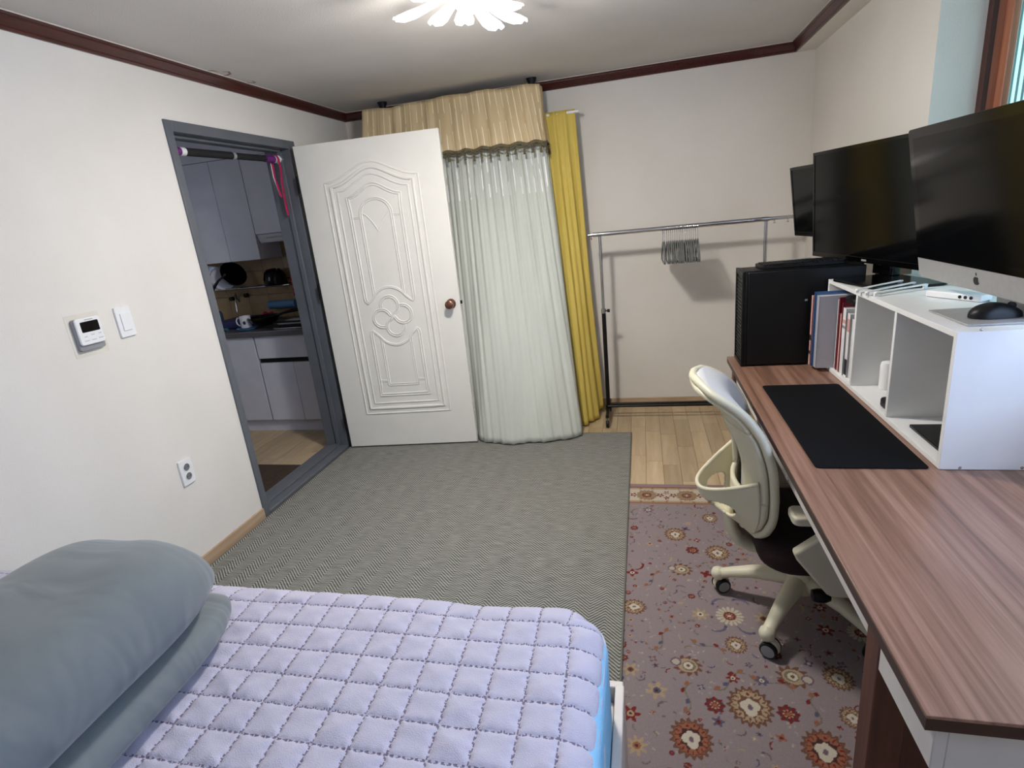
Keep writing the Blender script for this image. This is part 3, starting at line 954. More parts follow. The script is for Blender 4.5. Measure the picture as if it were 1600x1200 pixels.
GX1, GY1 = 1.987, 2.955
gr = empty('woven_rug', (0, 0, 0), label='grey herringbone woven rug between the bed and the open door', cat='rug')
def rugtop(u, v):
    x, y = 0.035+(GX1-0.035)*u, -0.3+(GY1+0.3)*v
    z = 0.0145 + 0.0035*math.exp(-((x-1.80)/0.09)**2)*(1 if y < 2.2 else 0.3)
    return (x, y, z)
MB().grid(rugtop, 40, 40).build('weave', M['herring'], gr, smooth=True)
b = MB()
b.box(GX1-0.004, GX1+0.004, -0.3, GY1, 0.0075, 0.0155).box(0.03, GX1+0.004, GY1-0.006, GY1+0.004, 0.0005, 0.0155).box(0.029, 0.037, -0.3, GY1, 0.0005, 0.0155)
b.build('binding', M['binding'], gr, bevel=0.002)

# ------------------------------------------------------------------ bed
BX1, BY0, BY1 = 2.0, -0.85, 0.60
bed = empty('bed', (0, 0, 0), label='low white bed with sky blue mattress and lavender quilted pad', cat='bed')
fb = MB().box(0.03, 2.015, BY1-0.0, BY1+0.022, 0.03, 0.29).box(1.995, 2.018, BY0, BY1, 0.03, 0.30).box(0.03, 2.0, BY0, BY0+0.02, 0.03, 0.29)
fb.build('bed_frame', M['white_frame'], bed, bevel=0.003)
for x in (0.06, 1.95):
    for y in (BY0+0.04, BY1-0.03):
        box('leg', M['white_frame'], (x, x+0.05, y-0.02, y+0.03, 0.018, 0.06), bed, 0.003)
box('slat_base', M['white_frame'], (0.04, 1.99, BY0+0.03, BY1-0.01, 0.20, 0.25), bed, 0.003)
mt = MB().prism(rrect(0.03, 1.993, BY0+0.02, BY1-0.006, 0.11, 8), 0.252, 0.528)
mt.build('mattress', M['bluecloth'], bed, bevel=0.035, seg=4)
PX, PY = 0.0785, 0.0735
def quilt_surface():
    x = np.concatenate([np.arange(0.022, 0.86, 0.009), np.linspace(0.86, 1.986, 400)])
    y = np.concatenate([np.arange(BY0+0.03, -0.04, 0.009), np.linspace(-0.04, 0.606, 250)])
    nx, ny = len(x)-1, len(y)-1
    X, Y = np.meshgrid(x, y)
    fx = (X-0.0285-0.035*(0.44-Y)*0.9 + 0.0035*np.abs(((Y/0.0125) % 2)-1) - 0.00175)/PX
    fy = (Y-0.002 - 0.02*(X-1.5) + 0.003*np.abs(((X/0.0125) % 2)-1) - 0.0015 + 0.006*np.sin(X*4.1))/PY
    dx = np.abs(fx-np.round(fx))*PX
    dy = np.abs(fy-np.round(fy))*PY
    d = np.minimum(dx, dy)
    puff = 0.0048*(1-np.exp(-(d/0.0042)**1.1)) + 0.0034*(1-np.exp(-(d/0.02)**1.6))
    rng = np.random.RandomState(3)
    wr = np.zeros_like(X)
    for k in range(14):
        a, b_, ph = rng.uniform(20, 70)*rng.choice((-1, 1)), rng.uniform(40, 110), rng.uniform(0, 6)
        wr += 0.0005*np.sin(a*X+b_*Y+ph)
    wr *= (puff/0.0075)
    Z = 0.549 + puff + wr
    Z -= 0.010*np.exp(-(((X-1.68)/0.10)**2+((Y-0.58)/0.09)**2))
    Z += 0.007*np.sin(X*2.3+0.6)*np.cos(Y*3.0)
    # roll over at the edges
    e = np.clip((Y-0.53)/0.076, 0, 1)
    Z -= 0.060*(1-np.sqrt(1-np.minimum(e, 0.999)**2))
    e2 = np.clip((X-1.905)/0.081, 0, 1)
    Z -= 0.046*(1-np.sqrt(1-np.minimum(e2, 0.999)**2))
    Xo = X + 0.012*np.clip(0.55-Z, 0, 1) 
    r = 0.12
    cx, cy = 1.990-r, 0.606-r
    dxc, dyc = np.maximum(X-cx, 0), np.maximum(Y-cy, 0)
    L = np.hypot(dxc, dyc)
    mxy = np.maximum(dxc, dyc)
    k = np.where(L > 1e-6, mxy/np.maximum(L, 1e-6), 1)
    Xo = np.where((dxc > 0) & (dyc > 0), cx+dxc*k, X)
    Yo = np.where((dxc > 0) & (dyc > 0), cy+dyc*k, Y)
    co = np.stack([Xo, Yo, Z], -1).reshape(-1, 3)
    idx = np.arange((nx+1)*(ny+1)).reshape(ny+1, nx+1)
    q = np.stack([idx[:-1, :-1], idx[:-1, 1:], idx[1:, 1:], idx[1:, :-1]], -1).reshape(-1, 4)
    me = bpy.data.meshes.new('quilted_pad')
    me.vertices.add(len(co))
    me.vertices.foreach_set('co', co.ravel())
    me.loops.add(q.size)
    me.loops.foreach_set('vertex_index', q.ravel())
    me.polygons.add(len(q))
    me.polygons.foreach_set('loop_start', np.arange(0, q.size, 4))
    me.update()
    me.polygons.foreach_set('use_smooth', np.ones(len(q), bool))
    # seams take the darker thread
    me.materials.append(M['lavender'])
    me.materials.append(M['thread'])
    dq = 0.25*(d[:-1, :-1]+d[:-1, 1:]+d[1:, 1:]+d[1:, :-1])
    along = np.where(dx < dy, Y, X)[:-1, :-1]
    stitch = (dq < 0.0019) & (((along/0.0125) % 1) < 0.72)
    me.polygons.foreach_set('material_index', stitch.astype(int).ravel())
    o = bpy.data.objects.new('quilted_pad', me)
    C.objects.link(o)
    o.parent = bed
    # hem piping along the foot end and far side
    path = [co[idx[i, nx]] for i in range(0, ny+1, 6)]
    far = [co[idx[ny, j]] for j in range(nx, -1, -8)]
    MB().tube([tuple(q_) for q_ in path+far[1:]], 0.004, 6).build('hem_piping', M['lavender'], o, smooth=True)
quilt_surface()
MB().tube([(1.95, 0.37, 0.520), (1.985, 0.345, 0.50), (1.991, 0.30, 0.44), (1.991, 0.25, 0.36), (1.99, 0.22, 0.305)], 0.012, 8, flat=0.15, up=(1, 0, 0.3)).build('corner_strap', M['white_plastic'], bed, smooth=True)

# folded comforter: a thick domed fold lying on a flatter one
cf = empty('comforter', (0.9, -0.15, 0.56), label='folded grey blue comforter lying across the lavender bed', cat='comforter')
def fold(name, xc, hw, z0, z1, ya, yb, dome, seed, lean):
    rng = np.random.RandomState(seed)
    ks = [(rng.uniform(-9, 9), rng.uniform(4, 14), rng.uniform(0, 6.3), rng.uniform(0.0006, 0.0022)) for _ in range(12)]
    nu, nv = 120, 96
    rings = []
    for i in range(nu+1):
        s = i/nu
        y = ya+(yb-ya)*s
        e = max(0.0, (s-0.80)/0.20)
        sc = math.sqrt(max(0.0, 1-e**2.6))
        sc = max(sc, 0.03)
        e0 = max(0.0, (0.1-s)/0.1)
        sc *= math.sqrt(max(0.02, 1-e0**2.4))
        cz = z0+(z1-z0)*0.42*(0.6+0.4*sc) if dome else (z0+z1)/2
        ring = []
        for j in range(nv):
            t = 2*PI*j/nv
            c, s_ = math.cos(t), math.sin(t)
            p_ = 0.62 if dome else 0.42
            x = math.copysign(abs(c)**p_, c)*hw*(0.55+0.45*sc)
            hz = (z1-cz) if s_ > 0 else (cz-z0)
            z = math.copysign(abs(s_)**(0.95 if dome else 0.75), s_)*hz*sc
            if dome and s_ > 0: z *= 1.0
            w = sum(a4*math.sin(a1*x*2+a2*y+a3) for a1, a2, a3, a4 in ks)
            w *= 0.35
            w += 0.0028*math.sin(15*y+11*x+3*math.sin(9*x)) * max(0, s_)
            k = 1+w/max(0.12, hw)*2.0
            xx = xc + lean*(y-ya) + x*(1+w*1.2)
            zz = cz+z*k
            zz = max(zz, z0+0.002)
            ring.append((xx-0.9, y+0.15, zz-0.56))
        rings.append(ring)
    return MB().ring_loft(rings).build(name, M['comforter'], cf, smooth=True, angle=180)
fold('lower_fold', 0.955, 0.220, 0.560, 0.665, -0.80, 0.455, False, 5, -0.05)
fold('upper_fold', 0.965, 0.225, 0.640, 0.868, -0.80, 0.430, True, 9, -0.06)

# ------------------------------------------------------------------ curtained corner
def set_cloth(o, data):
    a = o.data.attributes.new('cloth_u', 'FLOAT_VECTOR', 'POINT')
    a.data.foreach_set('vector', np.array(data, float).ravel())

for px, lab in (((0.386, 3.376), 'dark tension pole behind the gold valance, next to the open door'), ((1.432, 3.376), 'dark tension pole behind the gold valance, next to the yellow curtain')):
    t = empty('tension_pole', (px[0], px[1], 0), label=lab, cat='pole', group='tension poles of the curtained wardrobe')
    MB().tube([(0, 0, 0.02), (0, 0, 2.25)], 0.013, 12).build('pole', M['black_metal'], t, smooth=True)
    MB().lathe([(0.014, 2.225), (0.016, 2.25), (0.03, 2.288), (0.034, 2.2995), (0.0, 2.2995)], n=16).build('ceiling_cap', M['dark_metal'], t, smooth=True)
    MB().lathe([(0.0, 0.0005), (0.034, 0.0005), (0.03, 0.012), (0.014, 0.04), (0.0, 0.04)], n=16).build('floor_foot', M['dark_metal'], t, smooth=True)
t = MB().tube([(0.36, 3.352, 2.205), (1.46, 3.352, 2.205)], 0.009, 10).build('curtain_rail', M['black_metal'], None, smooth=True)
tag(t, 'thin dark rail between the tension poles carrying the gold valance', 'rail')
t = MB().tube([(0.36, 3.40, 2.072), (1.722, 3.40, 2.072)], 0.010, 10).build('curtain_rod', M['white_plastic'], None, smooth=True)
tag(t, 'white curtain rod poking out beside the yellow curtain top', 'curtain rod')

def cloth(name, mat, path_top, path_bot, z_top, z_bot, nu, nv, fold_amp, fold_n, label=None, cat=None, seed=1, power=1.0, parent=None, hem=None, solid=0.003):
    """hanging cloth between a top polyline and a bottom polyline (plan view), with drop folds"""
    def samp(path, s):
        L = [0]
        for a, b_ in zip(path, path[1:]): L.append(L[-1]+math.dist(a, b_))
        d = s*L[-1]
        for i in range(len(path)-1):
            if d <= L[i+1]+1e-9:
                k = (d-L[i])/max(1e-9, L[i+1]-L[i])
                return (path[i][0]+(path[i+1][0]-path[i][0])*k, path[i][1]+(path[i+1][1]-path[i][1])*k)
        return path[-1]
    Lt = sum(math.dist(a, b_) for a, b_ in zip(path_top, path_top[1:]))
    rng = random.Random(seed)
    phs = [rng.uniform(0, 6.28) for _ in range(6)]
    vs, cu = [], []
    for i in range(nu+1):
        s = i/nu
        a, b_ = samp(path_top, s), samp(path_bot, s)
        a2, b2 = samp(path_top, min(1, s+0.01)), samp(path_bot, min(1, s+0.01))
        a1, b1 = samp(path_top, max(0, s-0.01)), samp(path_bot, max(0, s-0.01))
        for j in range(nv+1):
            h = j/nv
            q = h**power
            x = a[0]+(b_[0]-a[0])*q
            y = a[1]+(b_[1]-a[1])*q
            tx = (a2[0]-a1[0])*(1-q)+(b2[0]-b1[0])*q
            ty = (a2[1]-a1[1])*(1-q)+(b2[1]-b1[1])*q
            l = math.hypot(tx, ty) or 1
            nx_, ny_ = ty/l, -tx/l
            ph = 2*PI*fold_n*s
            amp = fold_amp(h, s)
            w = amp*(math.sin(ph+0.9*math.sin(ph*0.37+phs[0])+h*0.8) + 0.45*math.sin(ph*1.9+phs[1]+h*1.5) + 0.35*math.sin(ph*0.43+phs[2]))
            w += 0.006*h*math.sin(7*h+ph*0.3+phs[3]) + 0.010*min(1, 3*h)*math.sin(ph*0.11+1.2*math.sin(h*2)+phs[4])*(1 if fold_n > 20 else 0)
            z = z_top(s)+(z_bot(s)-z_top(s))*h if callable(z_top) else z_top+(z_bot-z_top)*h
            if hem: z += hem(s, h)
            vs.append((x+nx_*w, y+ny_*w, z))
            cu.append((s*Lt, z, 0))
    wv = nv+1
    fs = [(i*wv+j, (i+1)*wv+j, (i+1)*wv+j+1, i*wv+j+1) for i in range(nu) for j in range(nv)]
    o = MB().add(vs, fs).build(name, mat, parent, smooth=True, solid=solid, angle=180)
    set_cloth(o, cu)
    if label: tag(o, label, cat)
    return o
cloth('curtain', M['curtain'], [(0.30, 3.325), (1.42, 3.32), (1.475, 3.33), (1.485, 3.37)],
      [(0.28, 2.90), (0.90, 2.872), (1.02, 2.80), (1.20, 2.755), (1.42, 2.775), (1.57, 2.83), (1.655, 2.91), (1.655, 3.01)],
      lambda s: 2.19, lambda s: 0.019+0.006*abs(math.sin(s*70)), 340, 60,
      lambda h, s: 0.0068*(1-h)**2.2+0.0009+0.0022*math.sin(s*9)**2*h, 24, 'pale satin curtain hanging to the rug behind the open door', 'curtain', 3, 1.2)
va = empty('valance', (0.3, 3.27, 1.9), label='gold valance with braid and tassels above the pale curtain', cat='valance')
def vz(s): return 1.905 - 0.012*s + 0.006*math.sin(s*75)
vo = cloth('valance_cloth', M['valance'], [(0.285, 3.262), (1.43, 3.255), (1.49, 3.275), (1.50, 3.372)], [(0.27, 3.185), (1.44, 3.175), (1.505, 3.20), (1.515, 3.355)],
      lambda s: 2.247 - 0.006*math.sin(s*9)+0.004*math.sin(s*31), vz, 300, 14, lambda h, s: 0.0042+0.003*h, 12, seed=8)
vo.parent = va
vo.location = (-0.3, -3.27, -1.9)
# scalloped braid with tassels along the valance hem
hem_pts = []
me_v = vo.data
for i in range(301):
    q = me_v.vertices[i*15+14].co
    hem_pts.append(Vector((q.x-0.3, q.y-3.27, q.z-1.9)))
br = MB()
br.tube([q+Vector((0, -0.004, 0.004)) for q in hem_pts[::2]], 0.010, 6, flat=0.5, up=(0, 1, 0))
br.tube([q+Vector((0, -0.007, -0.010-0.012*abs(math.sin(i*PI/12)))) for i, q in enumerate(hem_pts)][::2], 0.0045, 6)
br.build('braid', M['olive'], va, smooth=True)
tas = None
for i in range(0, 301, 12):
    q = hem_pts[i]
    if tas is None:
        tas = MB().tube([(0, 0, 0), (0, 0, -0.016)], 0.0022, 6).lathe([(0.0, -0.012), (0.006, -0.015), (0.007, -0.020), (0.0045, -0.024), (0.006, -0.028), (0.009, -0.05), (0.0, -0.05)], n=9).build('tassel', M['olive'], va, smooth=True)
        o = tas
        tas = tas.data
    else:
        o = bpy.data.objects.new('tassel', tas)
        C.objects.link(o)
        o.parent = va
    o.location = q+Vector((0, -0.008, -0.010))
cloth('sheer_curtain', M['yellow'], [(1.478, 3.392), (1.58, 3.387), (1.695, 3.40)], [(1.56, 3.14), (1.60, 3.105), (1.665, 3.09), (1.72, 3.17), (1.765, 3.40)],
      lambda s: 2.088, lambda s: 0.012+0.09*max(0, s-0.75)*2, 90, 60, lambda h, s: 0.006+0.009*h, 3.4, 'sheer yellow curtain beside the pale satin curtain', 'curtain', 6, 1.1, solid=0.002)

# ------------------------------------------------------------------ clothes rack with hangers
RY = 3.25
RYR = RY
rk = empty('clothes_rack', (1.825, RY, 0), label='chrome and black rolling clothes rack against the end wall', cat='clothes rack')
def rp(nm, mb, mat, smooth=True, par=rk, **kw):
    o = mb.build(nm, mat, par, smooth=smooth, **kw)
    return o
rp('hanging_rail', MB().tube([(-0.045, 0, 1.298), (1.03, 0, 1.298)], 0.0145, 14), M['chrome'])
rp('rail_extension', MB().tube([(1.0, 0, 1.298), (1.24, 0, 1.298)], 0.0115, 14), M['chrome'])
rp('rail_extension', MB().tube([(-0.075, 0, 1.298), (-0.04, 0, 1.298)], 0.0115, 14), M['chrome'])
for x in (0.0, 1.012):
    rp('post', MB().tube([(x, 0, 0.79), (x, 0, 1.285)], 0.0105, 12), M['chrome'])
    rp('post_sleeve', MB().tube([(x, 0, 0.09), (x, 0, 0.79)], 0.0145, 12), M['black_metal'])
    rp('collar', MB().tube([(x, 0, 0.775), (x, 0, 0.805)], 0.017, 12), M['chrome'])
    rp('knob', MB().tube([(x+0.014, 0, 0.79), (x+0.022, 0, 0.79), (x+0.024, 0, 0.79), (x+0.042, 0, 0.79)], [0.004, 0.004, 0.011, 0.011], 10), M['black_plastic'])
    rp('foot', MB().tube([(x, -0.165, 0.078), (x, 0.19, 0.078)], 0.0125, 12), M['black_metal'])
    rp('joint', MB().lathe([(0.0, 0.062), (0.02, 0.062), (0.022, 0.078), (0.018, 0.11), (0.0, 0.11)], (x, 0, 0), n=12), M['black_plastic'])
    for y in (-0.155, 0.18):
        w = rp('caster', MB().lathe([(0.0, -0.010), (0.024, -0.010), (0.026, -0.006), (0.026, 0.006), (0.024, 0.010), (0.0, 0.010)], (x, y-0.012, 0.0265), 'x', 16), M['black_plastic'])
        rp('caster_fork', MB().tube([(x, y, 0.07), (x, y, 0.046)], 0.011, 10), M['chrome'], True, w)
for y in (-0.025, 0.028):
    rp('bottom_bar', MB().tube([(0.0, y, 0.105), (1.012, y, 0.105)], 0.009, 10), M['black_metal'])
for x in (-0.058, 1.06, 1.135):
    rp('screw', MB().tube([(x, 0, 1.287), (x, 0, 1.276), (x, 0, 1.275), (x, 0, 1.268)], [0.003, 0.003, 0.007, 0.007], 8), M['chrome'])

def hanger_proto():
    t = empty('hanger', (0, 0, 0), label='slim grey flocked hanger in the bunch on the clothes rack', cat='hanger', group='empty hangers on the clothes rack')
    # hook over the rail (rail radius 0.0145 at the origin), body in the YZ plane
    hook = [(0, 0.019*math.cos(a), 0.019*math.sin(a)-0.0028) for a in np.linspace(math.radians(-15), math.radians(195), 14)]
    hook = hook[::-1]
    hook = [(0, -0.018, -0.02)] + hook if False else hook
    hk = hook + [(0, 0.017, -0.02), (0, 0.004, -0.045), (0, 0.0, -0.06), (0, 0, -0.09)]
    MB().tube(hk, 0.0017, 6).build('hook', M['chrome'], t, smooth=True)
    pts = []
    for k in range(13):
        s = k/12
        pts.append((0, -0.205*s, -0.085-0.095*s**1.25))
    sh = [(0, -y, z) for _, y, z in pts][::1]
    body = MB()
    left = pts
    right = [(0, -q[1], q[2]) for q in pts]
    outline = right[::-1] + left[1:]
    outline += [(0, -0.214, -0.196), (0, -0.207, -0.208)]
    outline += [(0, -0.207+0.414*k/8, -0.210) for k in range(1, 8)]
    outline += [(0, 0.207, -0.208), (0, 0.214, -0.196)]
    outline = [(x_, y_*0.70, z_) for x_, y_, z_ in outline]
    body.loop_tube(outline, 0.0062, 6, up=(1, 0, 0), flat=0.74)
    body.build('body', M['flock'], t, smooth=True)
    return t
hp = hanger_proto()
NH = 18
rnd = random.Random(2)
for i in range(NH):
    o = hp if i == 0 else copy_tree(hp)
    o.location = (2.222+(2.437-2.222)*i/(NH-1)+rnd.uniform(-0.002, 0.002), RY, 1.298)
    o.rotation_euler = (0, 0, rnd.uniform(-0.02, 0.02))

# ------------------------------------------------------------------ desk
DZ = 0.74
DX0, DX1, DY0, DY1 = 2.467, 3.125, 0.172, 2.135
dk = empty('desk', (DX0, DY0, 0), label='long walnut top desk with greige drawers along the window wall', cat='desk')
def dp(nm, mat, b, bevel=0.0, par=dk):
    return box(nm, mat, (b[0]-DX0, b[1]-DX0, b[2]-DY0, b[3]-DY0, b[4], b[5]), par, bevel)
dp('desktop', M['desk'], (DX0, DX1, DY0, DY1, DZ-0.006, DZ), 0.001)
dp('desktop_core', M['desk_edge'], (DX0+0.0005, DX1, DY0+0.0005, DY1-0.0005, DZ-0.027, DZ-0.006))
for y in (0.385, DY1-0.062):
    dp('leg', M['desk_dark'], (DX0+0.022, DX0+0.080, y, y+0.055, 0.008, DZ-0.027), 0.002)
    dp('leg', M['desk_dark'], (DX1-0.070, DX1-0.015, y, y+0.055, 0.008, DZ-0.027), 0.002)
dp('side_panel', M['desk_dark'], (DX0+0.080, DX1-0.070, 0.400, 0.425, 0.30, DZ-0.027), 0.001)
a_ = dp('apron', M['apron'], (DX0+0.034, DX0+0.050, 0.44, DY1-0.065, DZ-0.115, DZ-0.036), 0.0015)
dp('apron', M['apron'], (DX0+0.024, DX0+0.042, DY0+0.02, 0.384, DZ-0.122, DZ-0.0285), 0.0015)
dp('end_panel', M['apron'], (DX0+0.042, DX1-0.01, DY0+0.02, DY0+0.038, DZ-0.122, DZ-0.0285), 0.0015)
dp('drawer_divider', M['apron'], (DX0+0.020, DX0+0.040, 1.055, 1.075, DZ-0.088, DZ-0.030), 0.0015)
dp('drawer_front', M['apron'], (DX0+0.022, DX0+0.040, 1.08, 1.95, DZ-0.092, DZ-0.036), 0.002)
dp('back_rail', M['apron'], (DX1-0.03, DX1-0.012, 0.44, DY1-0.07, DZ-0.13, DZ-0.028))

dm = MB().prism(rrect(2.533, 2.802, 0.955, 1.672, 0.012, 5), DZ+0.0005, DZ+0.004).build('desk_mat', M['mat_black'], None, bevel=0.001)
tag(dm, 'large black desk mat in front of the white shelf', 'desk mat')

# ------------------------------------------------------------------ white shelf unit on the desk
SX0, SX1, SY0, SY1, SZ0, SZ1 = 2.820, 3.118, 0.953, 1.932, DZ+0.001, 1.102
sh = empty('desk_shelf', (SX0, SY0, SZ0), label='white three-compartment shelf unit standing on the desk', cat='shelf')
def sp_(nm, b, mat=None, bevel=0.0008):
    return box(nm, mat or M['shelf_white'], (b[0]-SX0, b[1]-SX0, b[2]-SY0, b[3]-SY0, b[4]-SZ0, b[5]-SZ0), sh, bevel)
T = 0.015
sp_('top_board', (SX0, SX1, SY0+T, SY1-T, SZ1-T, SZ1))
sp_('bottom_board', (SX0, SX1, SY0+T, SY1-T, SZ0, SZ0+T))
sp_('side_board', (SX0, SX1, SY0, SY0+T, SZ0, SZ1))
sp_('side_board', (SX0, SX1, SY1-T, SY1, SZ0, SZ1))
for y in (1.293, 1.612):
    sp_('divider', (SX0, SX1-0.004, y-T/2, y+T/2, SZ0+T, SZ1-T))
sp_('back_board', (SX1-0.004, SX1-0.0005, SY0+T, SY1-T, SZ0+T, SZ1-T))
for px, py in ((1534, 515), (1500, 731), (1597, 731)):
    q = hit(px, py, 1, SY0)
    MB().lathe([(0.0, -0.0012), (0.0035, -0.001), (0.0042, 0.0002), (0.0, 0.0002)], (q[0]-SX0, 0, q[2]-SZ0), 'y', 10).build('screw', M['steel'], sh, smooth=True)

# binders, folders and books in the far compartment: (far y, thickness, front x, top z, depth, material, name, label)
def book(name, y1, th, x0, zt, dep, cover, label, pages=True, tilt=0.0, band=None, group='books and folders in the white shelf'):
    z0 = SZ0+T+0.0005
    t = empty(name, (x0, y1-th/2, z0), 0, label, 'book' if 'book' in name else 'folder', group)
    h = zt-z0
    c = min(0.0016, th*0.3)
    MB().box(0, dep, -th/2, -th/2+c, 0, h).box(0, dep, th/2-c, th/2, 0, h).box(0, c, -th/2, th/2, 0, h).build('cover', cover, t)
    if pages and th > 0.004:
        MB().box(c, dep-0.003, -th/2+c, th/2-c, 0.002, h-0.003).build('pages', M['paper'], t)
    if band:
        for (a, b_, m_) in band:
            MB().box(-0.0006, 0.0004, -th/2*0.8, th/2*0.8, a*h, b_*h).build('spine_print', m_, t)
    t.rotation_euler = (tilt, 0, 0)
    return t
book('folder', 1.912, 0.022, 2.757, 1.045, 0.30, M['pinkpaper'], 'salmon pink binder with black clips standing against the blue folder', band=[(0.36, 0.44, M['ink']), (0.16, 0.21, M['ink'])])
book('folder', 1.888, 0.010, 2.760, 1.062, 0.30, M['bluefolder'], 'blue plastic folder sticking out of the white shelf')
book('folder', 1.877, 0.034, 2.767, 1.050, 0.29, M['clear'], 'clear sleeve of white papers beside the blue folder')
book('book', 1.838, 0.010, 2.832, 1.035, 0.22, M['paper'], 'thin white booklet between the clear sleeve and the dark red book')
book('book', 1.826, 0.014, 2.832, 1.045, 0.24, M['redbook'], 'tall dark red book in the white shelf compartment')
book('book', 1.810, 0.020, 2.834, 0.985, 0.21, M['pinkpaper'], 'short salmon covered book between the two dark red books')
book('book', 1.788, 0.012, 2.832, 1.030, 0.24, M['redbook'], 'narrow dark red book beside the white paperback with grey print')
book('book', 1.774, 0.036, 2.832, 1.015, 0.23, M['paper'], 'white paperback with grey print and a black foot on its spine', band=[(0.70, 0.74, M['grey_ink']), (0.78, 0.83, M['pinkpaper'])])
book('book', 1.735, 0.030, 2.836, 1.000, 0.22, M['paper'], 'white book with a salmon patch near the spine top', band=[(0.72, 0.92, M['pinkpaper']), (0.03, 0.28, M['ink'])])
book('book', 1.702, 0.034, 2.842, 0.985, 0.20, M['paper'], 'plain white thick book near the shelf divider')
book('book', 1.665, 0.008, 2.840, 0.970, 0.20, M['ink'], 'thin black booklet against the shelf divider', pages=False)
bb = box('pencil_case', M['black_plastic'], (2.842, 3.03, 1.70, 1.80, 1.0315, 1.056), None, 0.008)
tag(bb, 'black soft case lying flat on top of the books', 'case')

# small things in the other compartments
q = hit(1380, 632, 2, SZ0+T)
o = MB().prism(rrect(2.838, 2.900, 1.312, 1.40, 0.018, 5), SZ0+T+0.0005, SZ0+T+0.030).build('charger', M['black_plastic'], None, bevel=0.006)
tag(o, 'small black puck shaped charger in the middle compartment', 'charger')
o = MB().lathe([(0.0, 0.0), (0.021, 0.0), (0.023, 0.004), (0.023, 0.085), (0.020, 0.097), (0.011, 0.1), (0.0, 0.1)], (*hit(1384, 607, 2, SZ0+T)[:2], SZ0+T+0.0005), n=18).build('cylinder_box', M['white_plastic'], None, smooth=True)
tag(o, 'white cylindrical container behind the charger in the middle compartment', 'container')
o = MB().prism([(2.850, 0.975), (2.850, 1.203), (3.05, 1.203), (3.05, 0.975)], SZ0+T+0.0005, SZ0+T+0.010).build('tablet', M['black_gloss'], None, bevel=0.002)
tag(o, 'black tablet lying flat in the shelf compartment nearest the screw heads', 'tablet')

# ------------------------------------------------------------------ desktop tower
TX0, TY0, TY1, TZ1 = 2.502, 1.952, 2.128, 1.152
pc = empty('computer_tower', (TX0, TY0, DZ+0.0005), label='black desktop computer tower at the far end of the desk', cat='computer')
w, hh, ln = TY1-TY0, TZ1-DZ-0.0005, 0.46
MB().box(0.018, ln, 0, w, 0.006, hh-0.004).build('case', M['black_plastic'], pc, bevel=0.005)
# front bezel: frame around a recessed grille
fz = MB().prism(rrect(0.0, w, 0.0, hh, 0.012, 4), 0.004, 0.018, 'x')
fz.build('front_plate', M['black_metal'], pc, bevel=0.001)
for b_ in ((0, 0.010, 0, 0.014, 0, hh), (0, 0.010, w-0.014, w, 0, hh), (0, 0.010, 0.014, w-0.014, hh-0.022, hh), (0, 0.010, 0.014, w-0.014, 0, 0.014)):
    MB().box(-0.004, b_[1], b_[2], b_[3], b_[4], b_[5]).build('bezel', M['black_plastic'], pc, bevel=0.003)
for k in range(22):
    z = 0.02+k*(hh-0.05)/22
    MB().box(0.001, 0.005, 0.016, w-0.016, z, z+0.009).build('grille_bar', M['black_plastic'], pc)
MB().box(0.03, 0.10, 0.03, w-0.03, hh-0.005, hh-0.0035).build('top_vent', M['black_gloss'], pc)
MB().box(0.012, ln-0.004, 0.016, w-0.016, hh-0.004, hh).build('top_cover', M['black_plastic'], pc, bevel=0.002)
MB().box(0.24, 0.25, -0.0015, 0.0, 0.275, 0.283).build('side_latch', M['grey_plastic'], pc)
for a in (0.05, 0.40):
    for b_ in (0.02, w-0.02):
        MB().lathe([(0.0, 0), (0.012, 0), (0.012, 0.007), (0.0, 0.007)], (a, b_, 0.0), n=10).build('foot', M['black_plastic'], pc)

kb = empty('keyboard', (2.575, 2.04, TZ1+0.001), math.radians(2), 'black keyboard resting on top of the computer tower', 'keyboard')
MB().prism(rrect(0, 0.32, -0.065, 0.065, 0.008, 3), 0.0, 0.014).build('keyboard_case', M['black_plastic'], kb, bevel=0.002)
km = None
for r_ in range(5):
    for c_ in range(16):
        if km is None:
            o = MB().box(-0.008, 0.008, -0.008, 0.008, 0.014, 0.019).build('key', M['black_plastic'], kb)
            km = o.data
        else:
            o = bpy.data.objects.new('key', km)
            C.objects.link(o)
            o.parent = kb
        o.location = (0.018+c_*0.019, -0.046+r_*0.022, 0)
o = box('external_drive', M['alu'], (2.72, 2.80, 2.112, 2.127, TZ1+0.0005, TZ1+0.02), None, 0.002)
tag(o, 'small silver drive beside the keyboard on the computer tower', 'drive')

# ------------------------------------------------------------------ screens
def rot_part(o, piv, ry, rz):
    o.location = piv
    o.rotation_euler = (0, ry, rz)

